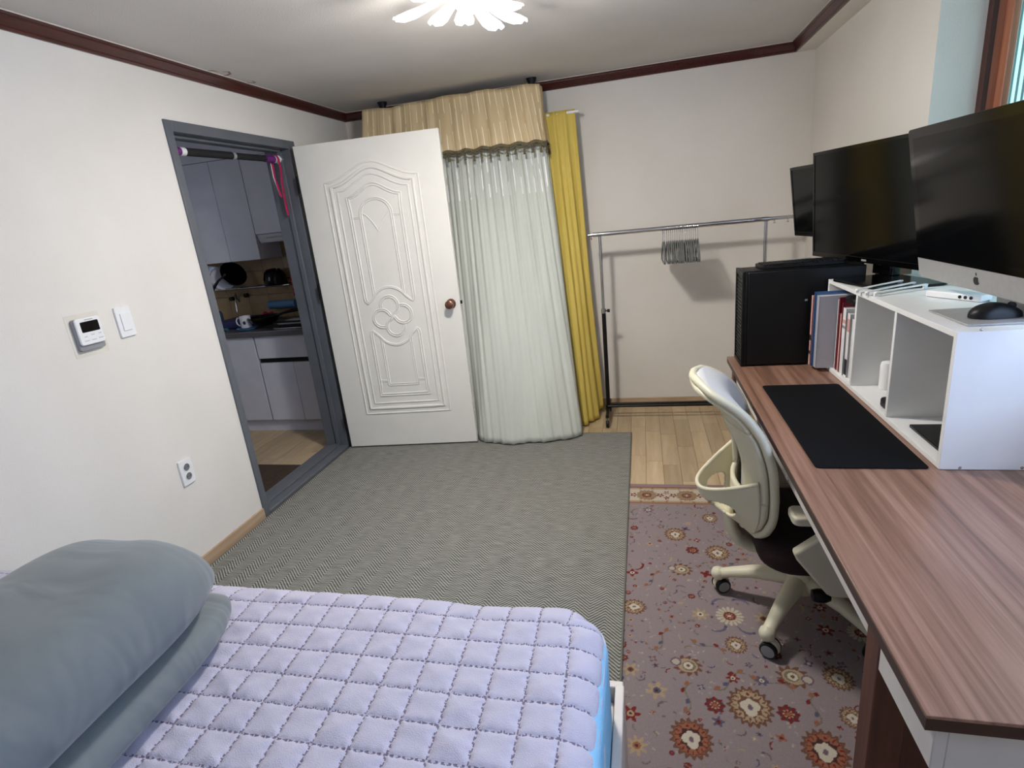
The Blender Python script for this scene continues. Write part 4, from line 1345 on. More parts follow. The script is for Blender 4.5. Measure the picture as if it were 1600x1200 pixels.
# all-in-one computer whose head droops towards the chair
IM = empty('all_in_one_computer', (2.95, 1.155, SZ1+0.0005), label='silver all-in-one computer with black screen and fruit logo on the shelf', cat='computer')
tilt = math.asin(0.073/0.44)
IW, IH = 0.65, 0.442
shell = MB().prism(rrect(-IW/2, IW/2, 0, IH, 0.012, 5), 0.002, 0.012, 'x')
bx_ = [(0.012, 1.0), (0.02, 0.96), (0.03, 0.7), (0.038, 0.35)]
rings = []
for dx_, s_ in bx_:
    rings.append([(dx_, a*s_, IH/2+(b_-IH/2)*s_) for a, b_ in rrect(-IW/2, IW/2, 0, IH, 0.012, 5)])
shell.ring_loft(rings)
body = shell.build('display', M['alu'], IM, smooth=True, angle=50)
body.location = (0, 0, 0.0585)
body.rotation_euler = (0, -tilt, 0)
MB().prism(rrect(-IW/2, IW/2, 0, 0.060, 0.004, 3)[0:0] + [(-IW/2+0.012, 0.0), (IW/2-0.012, 0.0), (IW/2-0.003, 0.004), (IW/2, 0.012), (IW/2, 0.060), (-IW/2, 0.060), (-IW/2, 0.012), (-IW/2+0.003, 0.004)], -0.001, 0.002, 'x').build('chin', M['alu'], body)
MB().prism([(-IW/2, 0.0605), (IW/2, 0.0605), (IW/2, IH-0.012), (IW/2-0.004, IH-0.003), (IW/2-0.012, IH), (-IW/2+0.012, IH), (-IW/2+0.004, IH-0.003), (-IW/2, IH-0.012)], -0.001, 0.002, 'x').build('glass', M['black_gloss'], body)
MB().prism([(-IW/2+0.026, 0.082), (IW/2-0.026, 0.082), (IW/2-0.026, IH-0.026), (-IW/2+0.026, IH-0.026)], -0.0013, -0.0009, 'x').build('screen', M['screen'], body)
# bitten fruit logo on the chin (y grows away from the camera, so the bite is on the near, right-hand side)
lg = []
def blob(t):
    r = 1.0 + 0.10*math.cos(2*t) - 0.10*max(0, math.sin(t))**6 - 0.06*max(0, -math.sin(t))**8
    return r*math.cos(t)*0.98, r*math.sin(t)*1.02
for k in range(48):
    t_ = 2*PI*k/48
    x, y = blob(t_)
    dxb, dyb = x-1.25, y-0.22
    d = math.hypot(dxb, dyb)
    if d < 0.62:
        x, y = 1.25+dxb/d*0.62, 0.22+dyb/d*0.62
    lg.append((x, y))
S_ = 0.0125
MB().prism([(-x*S_, 0.028+y*S_) for x, y in lg], -0.0016, -0.0011, 'x').prism([(-(0.02+0.42*math.sin(t_)*0.5+0.25)*S_+0.003, 0.028+(1.45+0.36*math.cos(t_))*S_) for t_ in np.linspace(0, 2*PI, 10)[:-1]], -0.0016, -0.0011, 'x').build('fruit_logo', M['ink'], body)
# L shaped stand
st = [(0.048, 0.24), (0.053, 0.24), (0.080, 0.06), (0.088, 0.006), (0.088, 0.0), (-0.085, 0.0), (-0.085, 0.005), (0.074, 0.006), (0.070, 0.06)]
MB().add([(a, s*0.100-0.050, b_) for s in (-1, 1) for a, b_ in st], [tuple(range(8, -1, -1)), tuple(range(9, 18))] + [(i, (i+1) % 9, 9+(i+1) % 9, 9+i) for i in range(9)]).build('stand', M['alu'], IM, bevel=0.001)

def monitor(name, center, zb, wd_, ht, yaw, tiltf, label, bez, logo, stand):
    r = empty(name, (center[0], center[1], 0), yaw, label, 'monitor')
    hd = MB().prism(rrect(-wd_/2, wd_/2, 0, ht, 0.006, 3), 0.0, 0.022, 'x').build('display', M['black_plastic'], r, bevel=0.002)
    hd.location = (0, 0, zb)
    hd.rotation_euler = (0, -tiltf, 0)
    MB().prism(rrect(-wd_/2*0.6, wd_/2*0.6, ht*0.15, ht*0.8, 0.03, 3), 0.022, 0.05, 'x').build('back_cover', M['black_plastic'], hd, bevel=0.004)
    for b_ in ((-wd_/2, wd_/2, 0, bez*1.5), (-wd_/2, wd_/2, ht-bez, ht), (-wd_/2, -wd_/2+bez, bez*1.5, ht-bez), (wd_/2-bez, wd_/2, bez*1.5, ht-bez)):
        MB().box(-0.003, 0.0, *b_).build('bezel', M['black_gloss'], hd, bevel=0.001)
    MB().box(-0.0008, 0.0, -wd_/2+bez, wd_/2-bez, bez*1.5, ht-bez).build('screen', M['screen'], hd)
    if logo:
        MB().box(-0.0036, -0.003, -0.016, 0.016, bez*0.45, bez*1.0).build('maker_mark', M['grey_ink'], hd)
    return r
m2 = monitor('television', (2.952, 1.955), 1.1545, 0.80, 0.450, math.radians(12), math.radians(3.0), 'large black glossy television monitor behind the all-in-one computer', 0.014, True, None)
MB().prism([(x, y) for x, y in rrect(-0.155, 0.085, -0.36, -0.045, 0.03, 5)], 1.1035, 1.1115).build('base_plate', M['black_gloss'], m2, bevel=0.002)
MB().prism(rrect(0.03, 0.07, -0.12, 0.0, 0.01, 3), 1.111, 1.26).build('neck', M['black_gloss'], m2, bevel=0.003)
m3 = monitor('monitor', (2.932, 2.485), 1.225, 0.50, 0.34, math.radians(12), math.radians(7.0), 'smaller black monitor half hidden behind the large television monitor', 0.014, False, None)
m3i = m3
MB().tube([(0.045, 0.0, 1.40), (0.065, -0.03, 1.40), (0.06, -0.38, 1.37)], 0.012, 10).build('monitor_arm', M['black_metal'], m3, smooth=True)
MB().tube([(0.06, -0.38, DZ+0.001), (0.06, -0.38, 1.39)], 0.014, 12).build('arm_post', M['black_metal'], m3, smooth=True)
MB().box(0.02, 0.10, -0.405, -0.372, DZ+0.001, DZ+0.012).build('desk_clamp', M['black_metal'], m3, bevel=0.002)

# things on top of the shelf
ST = SZ1+0.0006
for k, (a, b_) in enumerate((((1338, 454), (1415, 440)), ((1353, 458), (1435, 443)), ((1367, 459), (1455, 446)))):
    P0, P1 = hit(*a, 2, ST+0.008), hit(*b_, 2, ST+0.008)
    r = empty('slim_prop', tuple(P0[:2]) + (ST,), label=['slim white prop lying beside the television base', 'slim white prop lying between two others on the shelf', 'slim white prop lying next to the white hub'][k], cat='prop', group='slim white props on the shelf top')
    d_ = (P1-P0)
    d_[2] = 0
    d_ = d_*0.92
    n_ = np.array([-d_[1], d_[0], 0])/np.linalg.norm(d_)*0.006
    vs = []
    for s_ in (0, 1):
        for e in (-1, 1):
            for zz in (0, 1):
                base = d_*s_ + n_*e
                vs.append((base[0], base[1], 0.0095+0.003*s_ + zz*0.004))
    MB().add(vs, [(0, 1, 3, 2), (4, 6, 7, 5), (0, 2, 6, 4), (1, 5, 7, 3), (0, 4, 5, 1), (2, 3, 7, 6)]).build('blade', M['white_plastic'], r, bevel=0.001)
    e_ = d_
    MB().box(-0.002, 0.008, -0.005, 0.005, 0.0, 0.0098).build('foot', M['white_plastic'], r)
    MB().box(e_[0]-0.010, e_[0], e_[1]-0.008, e_[1]+0.006, 0.0 if k == 2 else 0.0092, 0.0155).build('foot', M['white_plastic'], r, bevel=0.001)
hb = empty('usb_hub', (2.955, 1.43, ST), math.radians(-62), 'white box-shaped hub with dark sockets under the all-in-one computer', 'hub')
MB().box(-0.006, 0.16, 0.0, 0.045, 0.0, 0.020).build('hub_case', M['white_plastic'], hb, bevel=0.004)
for k in range(3):
    MB().lathe([(0.0, -0.001), (0.005, -0.001), (0.005, 0.001), (0.0, 0.001)], (0.10+k*0.016, 0.0, 0.010), 'y', 10).build('socket', M['dark_metal'], hb)
cab = MB().tube([tuple(hit(px, py, 2, ST+0.0035)) for px, py in ((1500, 458), (1515, 456), (1535, 460), (1548, 470), (1560, 482))], 0.0028, 8).build('cable', M['white_plastic'], None, smooth=True)
tag(cab, 'white cable curving across the shelf top behind the mouse', 'cable')
# mouse parked on the foot of the all-in-one computer
ms = empty('computer_mouse', (2.955, 1.075, ST+0.0062), math.radians(3), 'black computer mouse parked on the foot of the all-in-one computer', 'mouse')
rings = []
for i in range(17):
    s_ = i/16
    x = -0.058+0.116*s_
    wv_ = 0.033*max(0.02, (1-abs(2*s_-1)**3.2))**0.5*(1-0.10*math.sin(s_*PI))
    hv_ = 0.040*max(0.03, math.sin(PI*(0.03+0.94*s_**0.85)))**0.6
    rings.append([(x, wv_*math.copysign(abs(math.cos(t_))**0.8, math.cos(t_)), 0.0005 + hv_*0.9*max(0.0, math.sin(t_))**0.8) for t_ in np.linspace(0, 2*PI, 25)[:-1]])
MB().ring_loft(rings).build('mouse_shell', M['black_plastic'], ms, smooth=True, angle=70)
MB().lathe([(0.0, -0.004), (0.009, -0.004), (0.009, 0.004), (0.0, 0.004)], (0.034, 0, 0.026), 'y', 14).build('scroll_wheel', M['black_plastic'], ms, smooth=True)

# ------------------------------------------------------------------ office chair (local +x = the way it faces, +y = its left)
CH = empty('office_chair', (2.612, 1.305, 0.0075), 0.0, 'cream office chair with maroon seat and flared pale back at the desk', 'chair')
def lerp_tab(tab, z):
    for (z0, v0), (z1, v1) in zip(tab, tab[1:]):
        if z <= z1:
            k = (z-z0)/(z1-z0)
            return v0+(v1-v0)*max(0, k)
    return tab[-1][1]
_edge = [(0.36, -0.150), (0.42, -0.128), (0.48, -0.114), (0.55, -0.114), (0.61, -0.118), (0.66, -0.125), (0.70, -0.136), (0.745, -0.150), (0.785, -0.172), (0.82, -0.197), (0.845, -0.222), (0.87, -0.262), (0.89, -0.298), (0.905, -0.330)]
_zs = np.linspace(0.36, 0.905, 120)
_us = np.interp(_zs, [q_[0] for q_ in _edge], [q_[1] for q_ in _edge])
_kk = np.hanning(15)
_us = np.convolve(np.pad(_us, 7, mode='reflect', reflect_type='odd'), _kk/_kk.sum(), 'valid')
UCt = list(zip(_zs, _us-0.018))
HWt = [(0.36, 0.085), (0.375, 0.125), (0.41, 0.170), (0.46, 0.195), (0.55, 0.207), (0.63, 0.208), (0.72, 0.206), (0.80, 0.198), (0.845, 0.186), (0.875, 0.166), (0.892, 0.140), (0.902, 0.105), (0.9055, 0.05)]
def back_pt(z, v, off=0.0):
    """v in -1..1 across the back, off = distance behind the front face"""
    hw = lerp_tab(HWt, z)
    u = lerp_tab(UCt, z) - 0.072*(1-abs(v)**2.0)*min(1, max(0.12, (0.905-z)/0.16))*min(1, 0.3+(z-0.36)*6)
    slope = (lerp_tab(UCt, z+0.012)-lerp_tab(UCt, z-0.012))/0.024
    n = math.hypot(1, slope)
    return (u-off/n, v*hw, z+off*slope/n)
# upholstered front panel
def front_fn(a, b_):
    z = 0.375+(0.904-0.375)*a
    v = -1+2*b_
    p_ = back_pt(z, v*0.965)
    puff = 0.012*(1-abs(v)**4)*min(1, (0.904-z)/0.04)*min(1, (z-0.37)/0.05)
    return (p_[0]+puff, p_[1], p_[2])
MB().grid(front_fn, 40, 26).build('back_cushion', M['mesh'], CH, smooth=True, solid=0.012, off=-1, angle=180)
# rim frame around the panel
rim = []
zz = np.linspace(0.372, 0.905, 40)
for z in zz: rim.append(back_pt(z, 1.0, 0.012))
for v in np.linspace(1, -1, 11)[1:-1]: rim.append(back_pt(0.9055, v, 0.012))
for z in zz[::-1]: rim.append(back_pt(z, -1.0, 0.012))
for v in np.linspace(-1, 1, 9)[1:-1]: rim.append(back_pt(0.370, v, 0.012))
MB().loop_tube(rim, 0.014, 8, up=(1, 0, 0.2)).build('back_rim', M['cream_plastic'], CH, smooth=True, angle=180)
# rear shell: solid at the top and bottom, open in the middle
def shell_strip(za, zb, va, vb, nu, nv):
    return lambda a, b_: back_pt(za+(zb-za)*a, (va(a) if callable(va) else va)+((vb(a) if callable(vb) else vb)-(va(a) if callable(va) else va))*b_, 0.030)
sh_ = MB()
sh_.grid(shell_strip(0.785, 0.903, -0.99, 0.99, 12, 18), 12, 18)
for s_ in (-1, 1):
    sh_.grid(lambda a, b_, s_=s_: back_pt(0.53+0.255*a, s_*(0.99-0.46*b_*(1.0 if a < 0.7 else 1+(a-0.7)**2*12)), 0.030), 18, 7)
sh_.grid(shell_strip(0.374, 0.53, -0.99, 0.99, 12, 18), 12, 18)
sh_.build('back_shell', M['cream_plastic'], CH, smooth=True, solid=0.014, angle=180)
# lumbar pocket that bows out behind the opening, pierced on both sides
def loop_pt(t, w):
    bow = max(0.0, 1-abs(t)**2.4)
    zr_ = 0.600-0.095*bow
    zb_ = 0.400-0.02*bow
    z = zr_+(zb_-zr_)*w
    q = back_pt(z, t*0.93, 0.032)
    return (q[0]-0.105*bow*(1-w**1.8)-0.012*(1-w), q[1]*(1-0.10*bow), z)
NU, NV = 132, 40
lv = [loop_pt(-1+2*i/NU, j/NV) for i in range(NU+1) for j in range(NV+1)]
lf = []
for i in range(NU):
    for j in range(NV):
        t_ = abs(-1+2*(i+0.5)/NU)
        w_ = (j+0.5)/NV
        if ((t_-0.50)/0.26)**2+((w_-0.50)/0.20)**2 < 1: continue
        a_0 = i*(NV+1)+j
        lf.append((a_0, a_0+NV+1, a_0+NV+2, a_0+1))
MB().add(lv, lf).build('lumbar_pocket', M['cream_plastic'], CH, smooth=True, solid=0.011, angle=180)
MB().tube([loop_pt(t_, 0.0) for t_ in np.linspace(-1, 1, 41)], 0.0075, 8).build('pocket_rim', M['cream_plastic'], CH, smooth=True, angle=180)
# spine that hooks under the seat
spine = [(-0.245, 0, 0.45), (-0.250, 0, 0.40), (-0.240, 0, 0.345), (-0.218, 0, 0.300), (-0.175, 0, 0.272), (-0.11, 0, 0.262), (0.0, 0, 0.262)]
MB().tube(spine, [0.030, 0.046, 0.056, 0.058, 0.056, 0.052, 0.050], 14, flat=0.42, up=(0.9, 0, 0.45)).build('spine', M['cream_plastic'], CH, smooth=True, angle=180)
# seat
rings = []
for k, (z, sc) in enumerate(((0.300, 0.90), (0.310, 0.97), (0.328, 1.0), (0.360, 1.0), (0.377, 0.965), (0.383, 0.90))):
    rings.append([(0.055+x*sc, y*sc, z+0.012*max(0, -x-0.15)) for x, y in rrect(-0.235, 0.235, -0.245, 0.245, 0.10, 7)])
MB().ring_loft(rings).build('seat', M['maroon'], CH, smooth=True, angle=70)
MB().prism(rrect(-0.16, 0.22, -0.19, 0.19, 0.06, 5), 0.283, 0.301).build('seat_pan', M['cream_plastic'], CH, bevel=0.005)
# armrests
for s_ in (-1, 1):
    y = s_*0.285
    arm = [(-0.108, 0.428), (-0.098, 0.405), (-0.012, 0.292), (0.004, 0.283), (0.17, 0.283), (0.17, 0.32), (0.075, 0.335), (0.045, 0.40), (0.075, 0.535), (0.0, 0.535), (-0.03, 0.495)]
    MB().prism(arm, y-0.017, y+0.017, 'y').build('armrest_bracket', M['cream_plastic'], CH, bevel=0.008, seg=3)
    MB().box(0.0, 0.14, min(y*0.65, y*0.95), max(y*0.65, y*0.95), 0.281, 0.298).build('armrest_mount', M['cream_plastic'], CH, bevel=0.004)
    MB().prism(rrect(-0.120, 0.125, y-0.040, y+0.040, 0.02, 5), 0.535, 0.562).build('arm_pad', M['cream_plastic'], CH, bevel=0.007, seg=3)
# gas lift and lever
MB().lathe([(0.0, 0.283), (0.040, 0.283), (0.040, 0.235), (0.026, 0.23), (0.026, 0.145), (0.0, 0.145)], n=18).build('gas_lift', M['cream_plastic'], CH, smooth=True)
MB().tube([(0.02, -0.04, 0.262), (0.03, -0.15, 0.258), (0.028, -0.185, 0.243), (0.02, -0.20, 0.225)], 0.006, 8).build('lever', M['black_plastic'], CH, smooth=True)
MB().lathe([(0.0, -0.03), (0.018, -0.026), (0.022, -0.01), (0.022, 0.012), (0.016, 0.026), (0.0, 0.03)], (0.005, -0.20, 0.212), 'x', 12).build('lever_knob', M['black_plastic'], CH, smooth=True)
# five-star base
hub = MB().lathe([(0.0, 0.085), (0.045, 0.085), (0.055, 0.10), (0.052, 0.15), (0.035, 0.168), (0.0, 0.168)], n=20).build('base_hub', M['cream_plastic'], CH, smooth=True)
for k in range(5):
    a = math.radians(164+72*k)
    c, s_ = math.cos(a), math.sin(a)
    path = [(0.02*c, 0.02*s_, 0.130), (0.08*c, 0.08*s_, 0.128), (0.16*c, 0.16*s_, 0.116), (0.235*c, 0.235*s_, 0.094), (0.272*c, 0.272*s_, 0.080)]
    lg_ = MB().tube(path, [0.036, 0.034, 0.027, 0.022, 0.021], 12, flat=0.85, up=(0, 0, 1)).lathe([(0.0, 0.058), (0.018, 0.058), (0.024, 0.066), (0.026, 0.080), (0.022, 0.094), (0.0, 0.102)], (0.280*c, 0.280*s_, 0), n=14).build('base_leg', M['cream_plastic'], CH, smooth=True, angle=70)
    # caster: hood and two wheels
    ca = math.radians((200, 150, 40, 120, 260)[k]-0)
    cx_, cy_ = 0.280*c, 0.280*s_
    def place(mb, nm, mat, sm=True):
        ob = mb.build(nm, mat, lg_, smooth=sm)
        ob.location = (cx_, cy_, 0)
        ob.rotation_euler = (0, 0, ca)
        return ob
    hood = MB()
    hood.lathe([(0.0, -0.010), (0.029, -0.010), (0.031, 0.0), (0.029, 0.010), (0.0, 0.010)], (-0.012, 0, 0.034), 'y', 20)
    place(hood, 'caster_hood', M['cream_plastic'])
    for s2 in (-1, 1):
        place(MB().lathe([(0.017, s2*0.010), (0.0275, s2*0.010), (0.0285, s2*0.014), (0.0285, s2*0.022), (0.0260, s2*0.025), (0.017, s2*0.025)], (-0.012, 0, 0.0287), 'y', 22), 'caster_wheel', M['black_plastic'])
        place(MB().lathe([(0.0, s2*0.012), (0.0215, s2*0.012), (0.0215, s2*0.0262), (0.0, s2*0.0275)], (-0.012, 0, 0.0287), 'y', 20), 'wheel_cap', M['grey_plastic'])

# ------------------------------------------------------------------ ceiling lamp
LA = empty('ceiling_lamp', (LAMP_X, LAMP_Y, H), label='flower shaped ceiling lamp with clear acrylic petals around a lit drum', cat='lamp')
MB().lathe([(0.0, -0.0005), (0.15, -0.0005), (0.15, -0.016), (0.13, -0.024), (0.0, -0.024)], n=32).build('ceiling_plate', M['white_plastic'], LA, smooth=True)
MB().lathe([(0.0, -0.024), (0.058, -0.024), (0.062, -0.035), (0.062, -0.098), (0.050, -0.115), (0.0, -0.118)], n=24).build('lit_drum', M['led'], LA, smooth=True)
for a, LR in ((89, 0.33), (68, 0.325), (113, 0.22), (36, 0.20), (-4, 0.30), (-45, 0.24), (-90, 0.32), (-135, 0.23), (180, 0.30), (146, 0.24)):
    a = math.radians(a)
    c, s_ = math.cos(a), math.sin(a)
    def pp(r, wv, z):
        return (r*c-wv*s_, r*s_+wv*c, z)
    prof = [(LR*a1, b1, c1) for a1, b1, c1 in ((0.19, 0.014, -0.05), (0.37, 0.018, -0.064), (0.58, 0.027, -0.078), (0.76, 0.036, -0.086), (0.91, 0.032, -0.090), (1.0, 0.012, -0.088))]
    pet = MB()
    vs = []
    for r_, w_, z_ in prof:
        for q_ in (-1, -0.33, 0.33, 1):
            vs.append(pp(r_, w_*q_+0.012*math.sin(r_*14), z_-0.010*abs(q_)))
    pet.add(vs, [(i*4+j, i*4+j+1, (i+1)*4+j+1, (i+1)*4+j) for i in range(5) for j in range(3)])
    po = pet.build('petal', M['petal'], LA, smooth=True, solid=0.004)
    rim_ = [vs[i*4] for i in range(6)] + [vs[5*4+1], vs[5*4+2]] + [vs[i*4+3] for i in range(5, -1, -1)]
    MB().tube(rim_, 0.0035, 6).build('petal_edge', M['rimglow'], po, smooth=True)
    MB().lathe([(0.0, -0.066), (0.016, -0.064), (0.018, -0.052), (0.0, -0.05)], pp(0.075, 0.0, 0)[:2]+(0.0,), n=10).build('led_cup', M['led'], po, smooth=True)

# ------------------------------------------------------------------ fixtures on the kitchen-door wall
def wall_pt(px, py, x=0.0): return hit(px, py, 0, x)
th = empty('thermostat', (0.0, 1.142, 1.200), label='white room thermostat with black display beside the light switch', cat='thermostat')
MB().box(0.0, 0.0008, -0.068, 0.072, -0.085, 0.078).build('tape_mark', M['tape'], th)
MB().prism(rrect(-0.053, 0.053, -0.062, 0.060, 0.010, 4), 0.0008, 0.016, 'x').build('back_case', M['grey_plastic'], th, bevel=0.003)
MB().prism(rrect(-0.050, 0.052, -0.040, 0.062, 0.010, 4), 0.016, 0.026, 'x').build('front_case', M['white_plastic'], th, bevel=0.003)
MB().prism(rrect(-0.034, 0.040, 0.008, 0.048, 0.004, 3), 0.026, 0.0268, 'x').build('display', M['black_gloss'], th)
for dy, dz, w_ in ((-0.025, -0.008, 0.006), (0.004, -0.004, 0.007), (0.034, -0.004, 0.006), (-0.025, -0.024, 0.010), (0.004, -0.024, 0.010), (0.034, -0.022, 0.010)):
    MB().box(0.026, 0.0264, dy-w_, dy+w_, dz-0.0016, dz+0.0016).build('button_mark', M['faint'], th)
MB().box(0.026, 0.0263, -0.012, 0.022, 0.053, 0.0555).build('maker_mark', M['grey_ink'], th)
sw = empty('light_switch', (0.0, 1.314, 1.212), label='white single rocker light switch beside the thermostat', cat='light switch')
MB().prism(rrect(-0.036, 0.036, -0.062, 0.062, 0.004, 3), 0.0, 0.009, 'x').build('wall_plate', M['white_plastic'], sw, bevel=0.002)
MB().prism(rrect(-0.019, 0.019, -0.036, 0.036, 0.002, 3), 0.009, 0.013, 'x').build('rocker', M['white_plastic'], sw, bevel=0.0015)
ol = empty('power_outlet', (0.0, 1.393, 0.487), label='white double power outlet low on the wall below the light switch', cat='outlet')
MB().prism(rrect(-0.036, 0.036, -0.061, 0.061, 0.005, 3), 0.0, 0.010, 'x').build('wall_plate', M['white_plastic'], ol, bevel=0.002)
for dz in (0.0225, -0.0225):
    so = MB().lathe([(0.0, 0.0101), (0.0185, 0.0101), (0.0185, 0.0106), (0.0, 0.0106)], (0, 0, dz), 'x', 18).build('socket_well', M['socket'], ol)
    MB().lathe([(0.0175, 0.010), (0.0205, 0.010), (0.0205, 0.0125), (0.0175, 0.0125)], (0, 0, dz), 'x', 18, False).build('socket_rim', M['white_plastic'], so, smooth=True)
    for dy in (-0.0095, 0.0095):
        MB().lathe([(0.0, 0.0106), (0.0026, 0.0106), (0.0026, 0.0112), (0.0, 0.0112)], (0, dy, dz), 'x', 8).build('pin_hole', M['ink'], so)

# ------------------------------------------------------------------ kitchen beyond the doorway
KX0, KX1, KY1, KZ = -2.2, -WT, 3.60, 2.26
tag(box('wall_kitchen_left', M['wall'], (KX0-0.1, KX0, 0.9, KY1+0.1, 0, KZ+0.1)), 'kitchen side wall', 'wall', kind='structure')
kwn = tag(box('wall_kitchen_near', M['wall'], (KX0, KX1, 0.8, 0.9, 0, KZ+0.1)), 'kitchen wall facing the counter', 'wall', kind='structure')
kw = tag(box('wall_kitchen_back', M['grout'], (KX0, KX1, KY1, KY1+0.1, 0, KZ+0.1)), 'kitchen wall with beige tiles behind the counter', 'wall', kind='structure')
tag(box('ceiling_kitchen', M['ceil'], (KX0, KX1, 0.9, KY1, KZ, KZ+0.08)), 'kitchen ceiling', 'ceiling', kind='structure')
tmesh = None
for i in range(8):
    for j in range(4):
        if tmesh is None:
            o = MB().box(-0.0985, 0.0985, -0.008, 0.0, -0.098, 0.098).build('tile', M['tile'], kw)
            tmesh = o.data
        else:
            o = bpy.data.objects.new('tile', tmesh)
            C.objects.link(o)
            o.parent = kw
        o.location = (-1.70+i*0.2, KY1, 0.94+j*0.2)
KF, KU = 3.05, 3.31
def cab(name, x0, x1, y0, y1, z0, z1, label, doors, handle=None):
    r = empty(name, ((x0+x1)/2, y1, z0), label=label, cat='cabinet')
    cx = (x0+x1)/2
    box('cabinet_body', M['kit_white'], (x0-cx, x1-cx, y0+0.02-y1, 0, 0, z1-z0), r)
    for (a, b_, c, d, nm) in doors:
        box(nm, M['kit_white'], (a+0.0015-cx, b_-0.0015-cx, y0-y1, y0+0.018-y1, c+0.0015-z0, d-0.0015-z0), r, 0.0015)
    return r
cab('wall_cabinet', -1.66, -0.785, KU, KY1-0.009, 1.34, 2.08, 'tall pale wall cabinet over the dish rack', [(-1.66, -1.33, 1.34, 2.08, 'cabinet_door'), (-1.33, -1.055, 1.34, 2.08, 'cabinet_door'), (-1.055, -0.785, 1.34, 2.08, 'cabinet_door')])
cab('wall_cabinet', -0.783, -0.30, KU, KY1-0.009, 1.525, 2.08, 'shorter pale wall cabinet above the range hood', [(-0.783, -0.30, 1.525, 2.08, 'cabinet_door')])
o = box('cabinet_cornice', M['kit_white'], (-1.66, -0.30, KU+0.004, KY1-0.001, 2.082, KZ-0.001), None, 0.001)
tag(o, 'pale filler panel between the wall cabinets and kitchen ceiling', 'panel')
hd_ = empty('range_hood', (-0.55, KY1-0.009, 1.46), label='slim grey range hood under the shorter wall cabinet', cat='range hood')
MB().prism([(0.01-0.28, 0.022), (0.0-0.28, 0.063), (0.0, 0.063), (0.0, 0.0), (-0.255, 0.0)], -0.22, 0.22, 'x').build('hood_body', M['kit_white'], hd_, bevel=0.002)
MB().box(-0.15, 0.15, -0.2755, -0.272, 0.030, 0.040).build('hood_slot', M['grey_plastic'], hd_)
cab('base_cabinet', -1.66, -0.815, KF, KY1-0.009, 0.105, 0.785, 'pale base cabinet with plain doors under the sink', [(-1.66, -1.24, 0.105, 0.785, 'cabinet_door'), (-1.24, -0.815, 0.105, 0.785, 'cabinet_door')])
cab('base_cabinet', -0.805, -0.22, KF, KY1-0.009, 0.105, 0.785, 'pale base cabinet with a drawer over two doors', [(-0.805, -0.22, 0.61, 0.785, 'drawer_front'), (-0.805, -0.515, 0.105, 0.575, 'cabinet_door'), (-0.515, -0.22, 0.105, 0.575, 'cabinet_door')])
o = box('finger_groove', M['dark_metal'], (-0.80, -0.23, KF+0.012, KF+0.0195, 0.577, 0.608), None)
o.parent = [q_ for q_ in bpy.data.objects if q_.get('label') == 'pale base cabinet with a drawer over two doors'][0]
o.matrix_parent_inverse = Matrix.Translation((-(-0.805-0.22)/2, -(KY1-0.009), -0.105))
o = box('kick_plate', M['kit_white'], (-1.66, -0.22, KF+0.045, KF+0.06, 0.0, 0.104), None)
tag(o, 'pale recessed kick plate under the base cabinets', 'kick plate')
ct = box('countertop', M['kit_counter'], (-1.68, -0.20, KF-0.025, KY1-0.009, 0.786, 0.828), None, 0.004)
tag(ct, 'grey kitchen countertop crowded with utensils', 'countertop')
o = MB().box(-0.95, KX1-0.02, 1.95, 2.452, 0.0005, 0.008).build('floor_mat', M['brown_mat'], None, bevel=0.002)
tag(o, 'dark brown mat on the kitchen floor by the threshold', 'mat')
CT = 0.8285
# dish rack
RKY = 3.44
zr = hit(385, 450, 1, RKY)[2]
xa, xb = hit(318, 455, 1, RKY)[0]-0.15, hit(452, 443, 1, RKY)[0]
drk = empty('dish_rack', ((xa+xb)/2, KY1-0.009, zr), label='steel wall dish rack under the tall wall cabinet', cat='dish rack')
cx_ = (xa+xb)/2
MB().tube([(xa-cx_, -0.15, 0), (xb-cx_, -0.15, 0)], 0.008, 10).build('front_rail', M['steel'], drk, smooth=True)
MB().tube([(xa-cx_, -0.01, 0), (xb-cx_, -0.01, 0)], 0.006, 8).build('back_rail', M['steel'], drk, smooth=True)
for k in range(14):
    x = xa-cx_+0.02+k*(xb-xa-0.04)/13
    MB().tube([(x, -0.15, 0.0), (x, -0.08, -0.012), (x, -0.01, 0.0)], 0.003, 6).build('wire', M['steel'], drk, smooth=True)
x = hit(432, 420, 1, RKY)[0]-cx_
MB().tube([(x, -0.15, 0.0), (x, -0.15, 0.16)], 0.003, 6).build('divider_wire', M['steel'], drk, smooth=True)
def plate(x, r, lean, lab, mat):
    t = MB().lathe([(0.0, 0.0), (r*0.62, 0.0), (r, r*0.16), (r, r*0.18), (r*0.6, 0.006), (0.0, 0.006)], n=28).build('plate', mat, None, smooth=True)
    t.location = (x, RKY+0.025, zr+r*0.98-0.006)
    t.rotation_euler = (math.radians(0), math.radians(lean), math.radians(-42))
    tag(t, lab, 'plate', 'plates in the dish rack')
px_ = lambda a, b_, yy: hit(a, b_, 1, yy)
plate(px_(322, 435, RKY)[0], 0.105, 72, 'large grey-white plate at the end of the dish rack', M['ceramic'])
plate(px_(332, 433, RKY)[0], 0.10, 74, 'second grey-white plate standing in the dish rack', M['ceramic'])
plate(px_(344, 432, RKY)[0], 0.095, 76, 'white glossy plate standing beside the frying pan', M['ceramic'])
p0 = px_(362, 432, RKY)
pan = empty('frying_pan', (p0[0], RKY, zr+0.105), label='black frying pan with black handle standing in the dish rack', cat='pan')
po = MB().lathe([(0.0, 0.0), (0.080, 0.0), (0.102, 0.045), (0.105, 0.045), (0.084, -0.004), (0.0, -0.004)], n=28).build('pan_body', M['black_gloss'], pan, smooth=True)
po.rotation_euler = (math.radians(20), math.radians(62), 0)
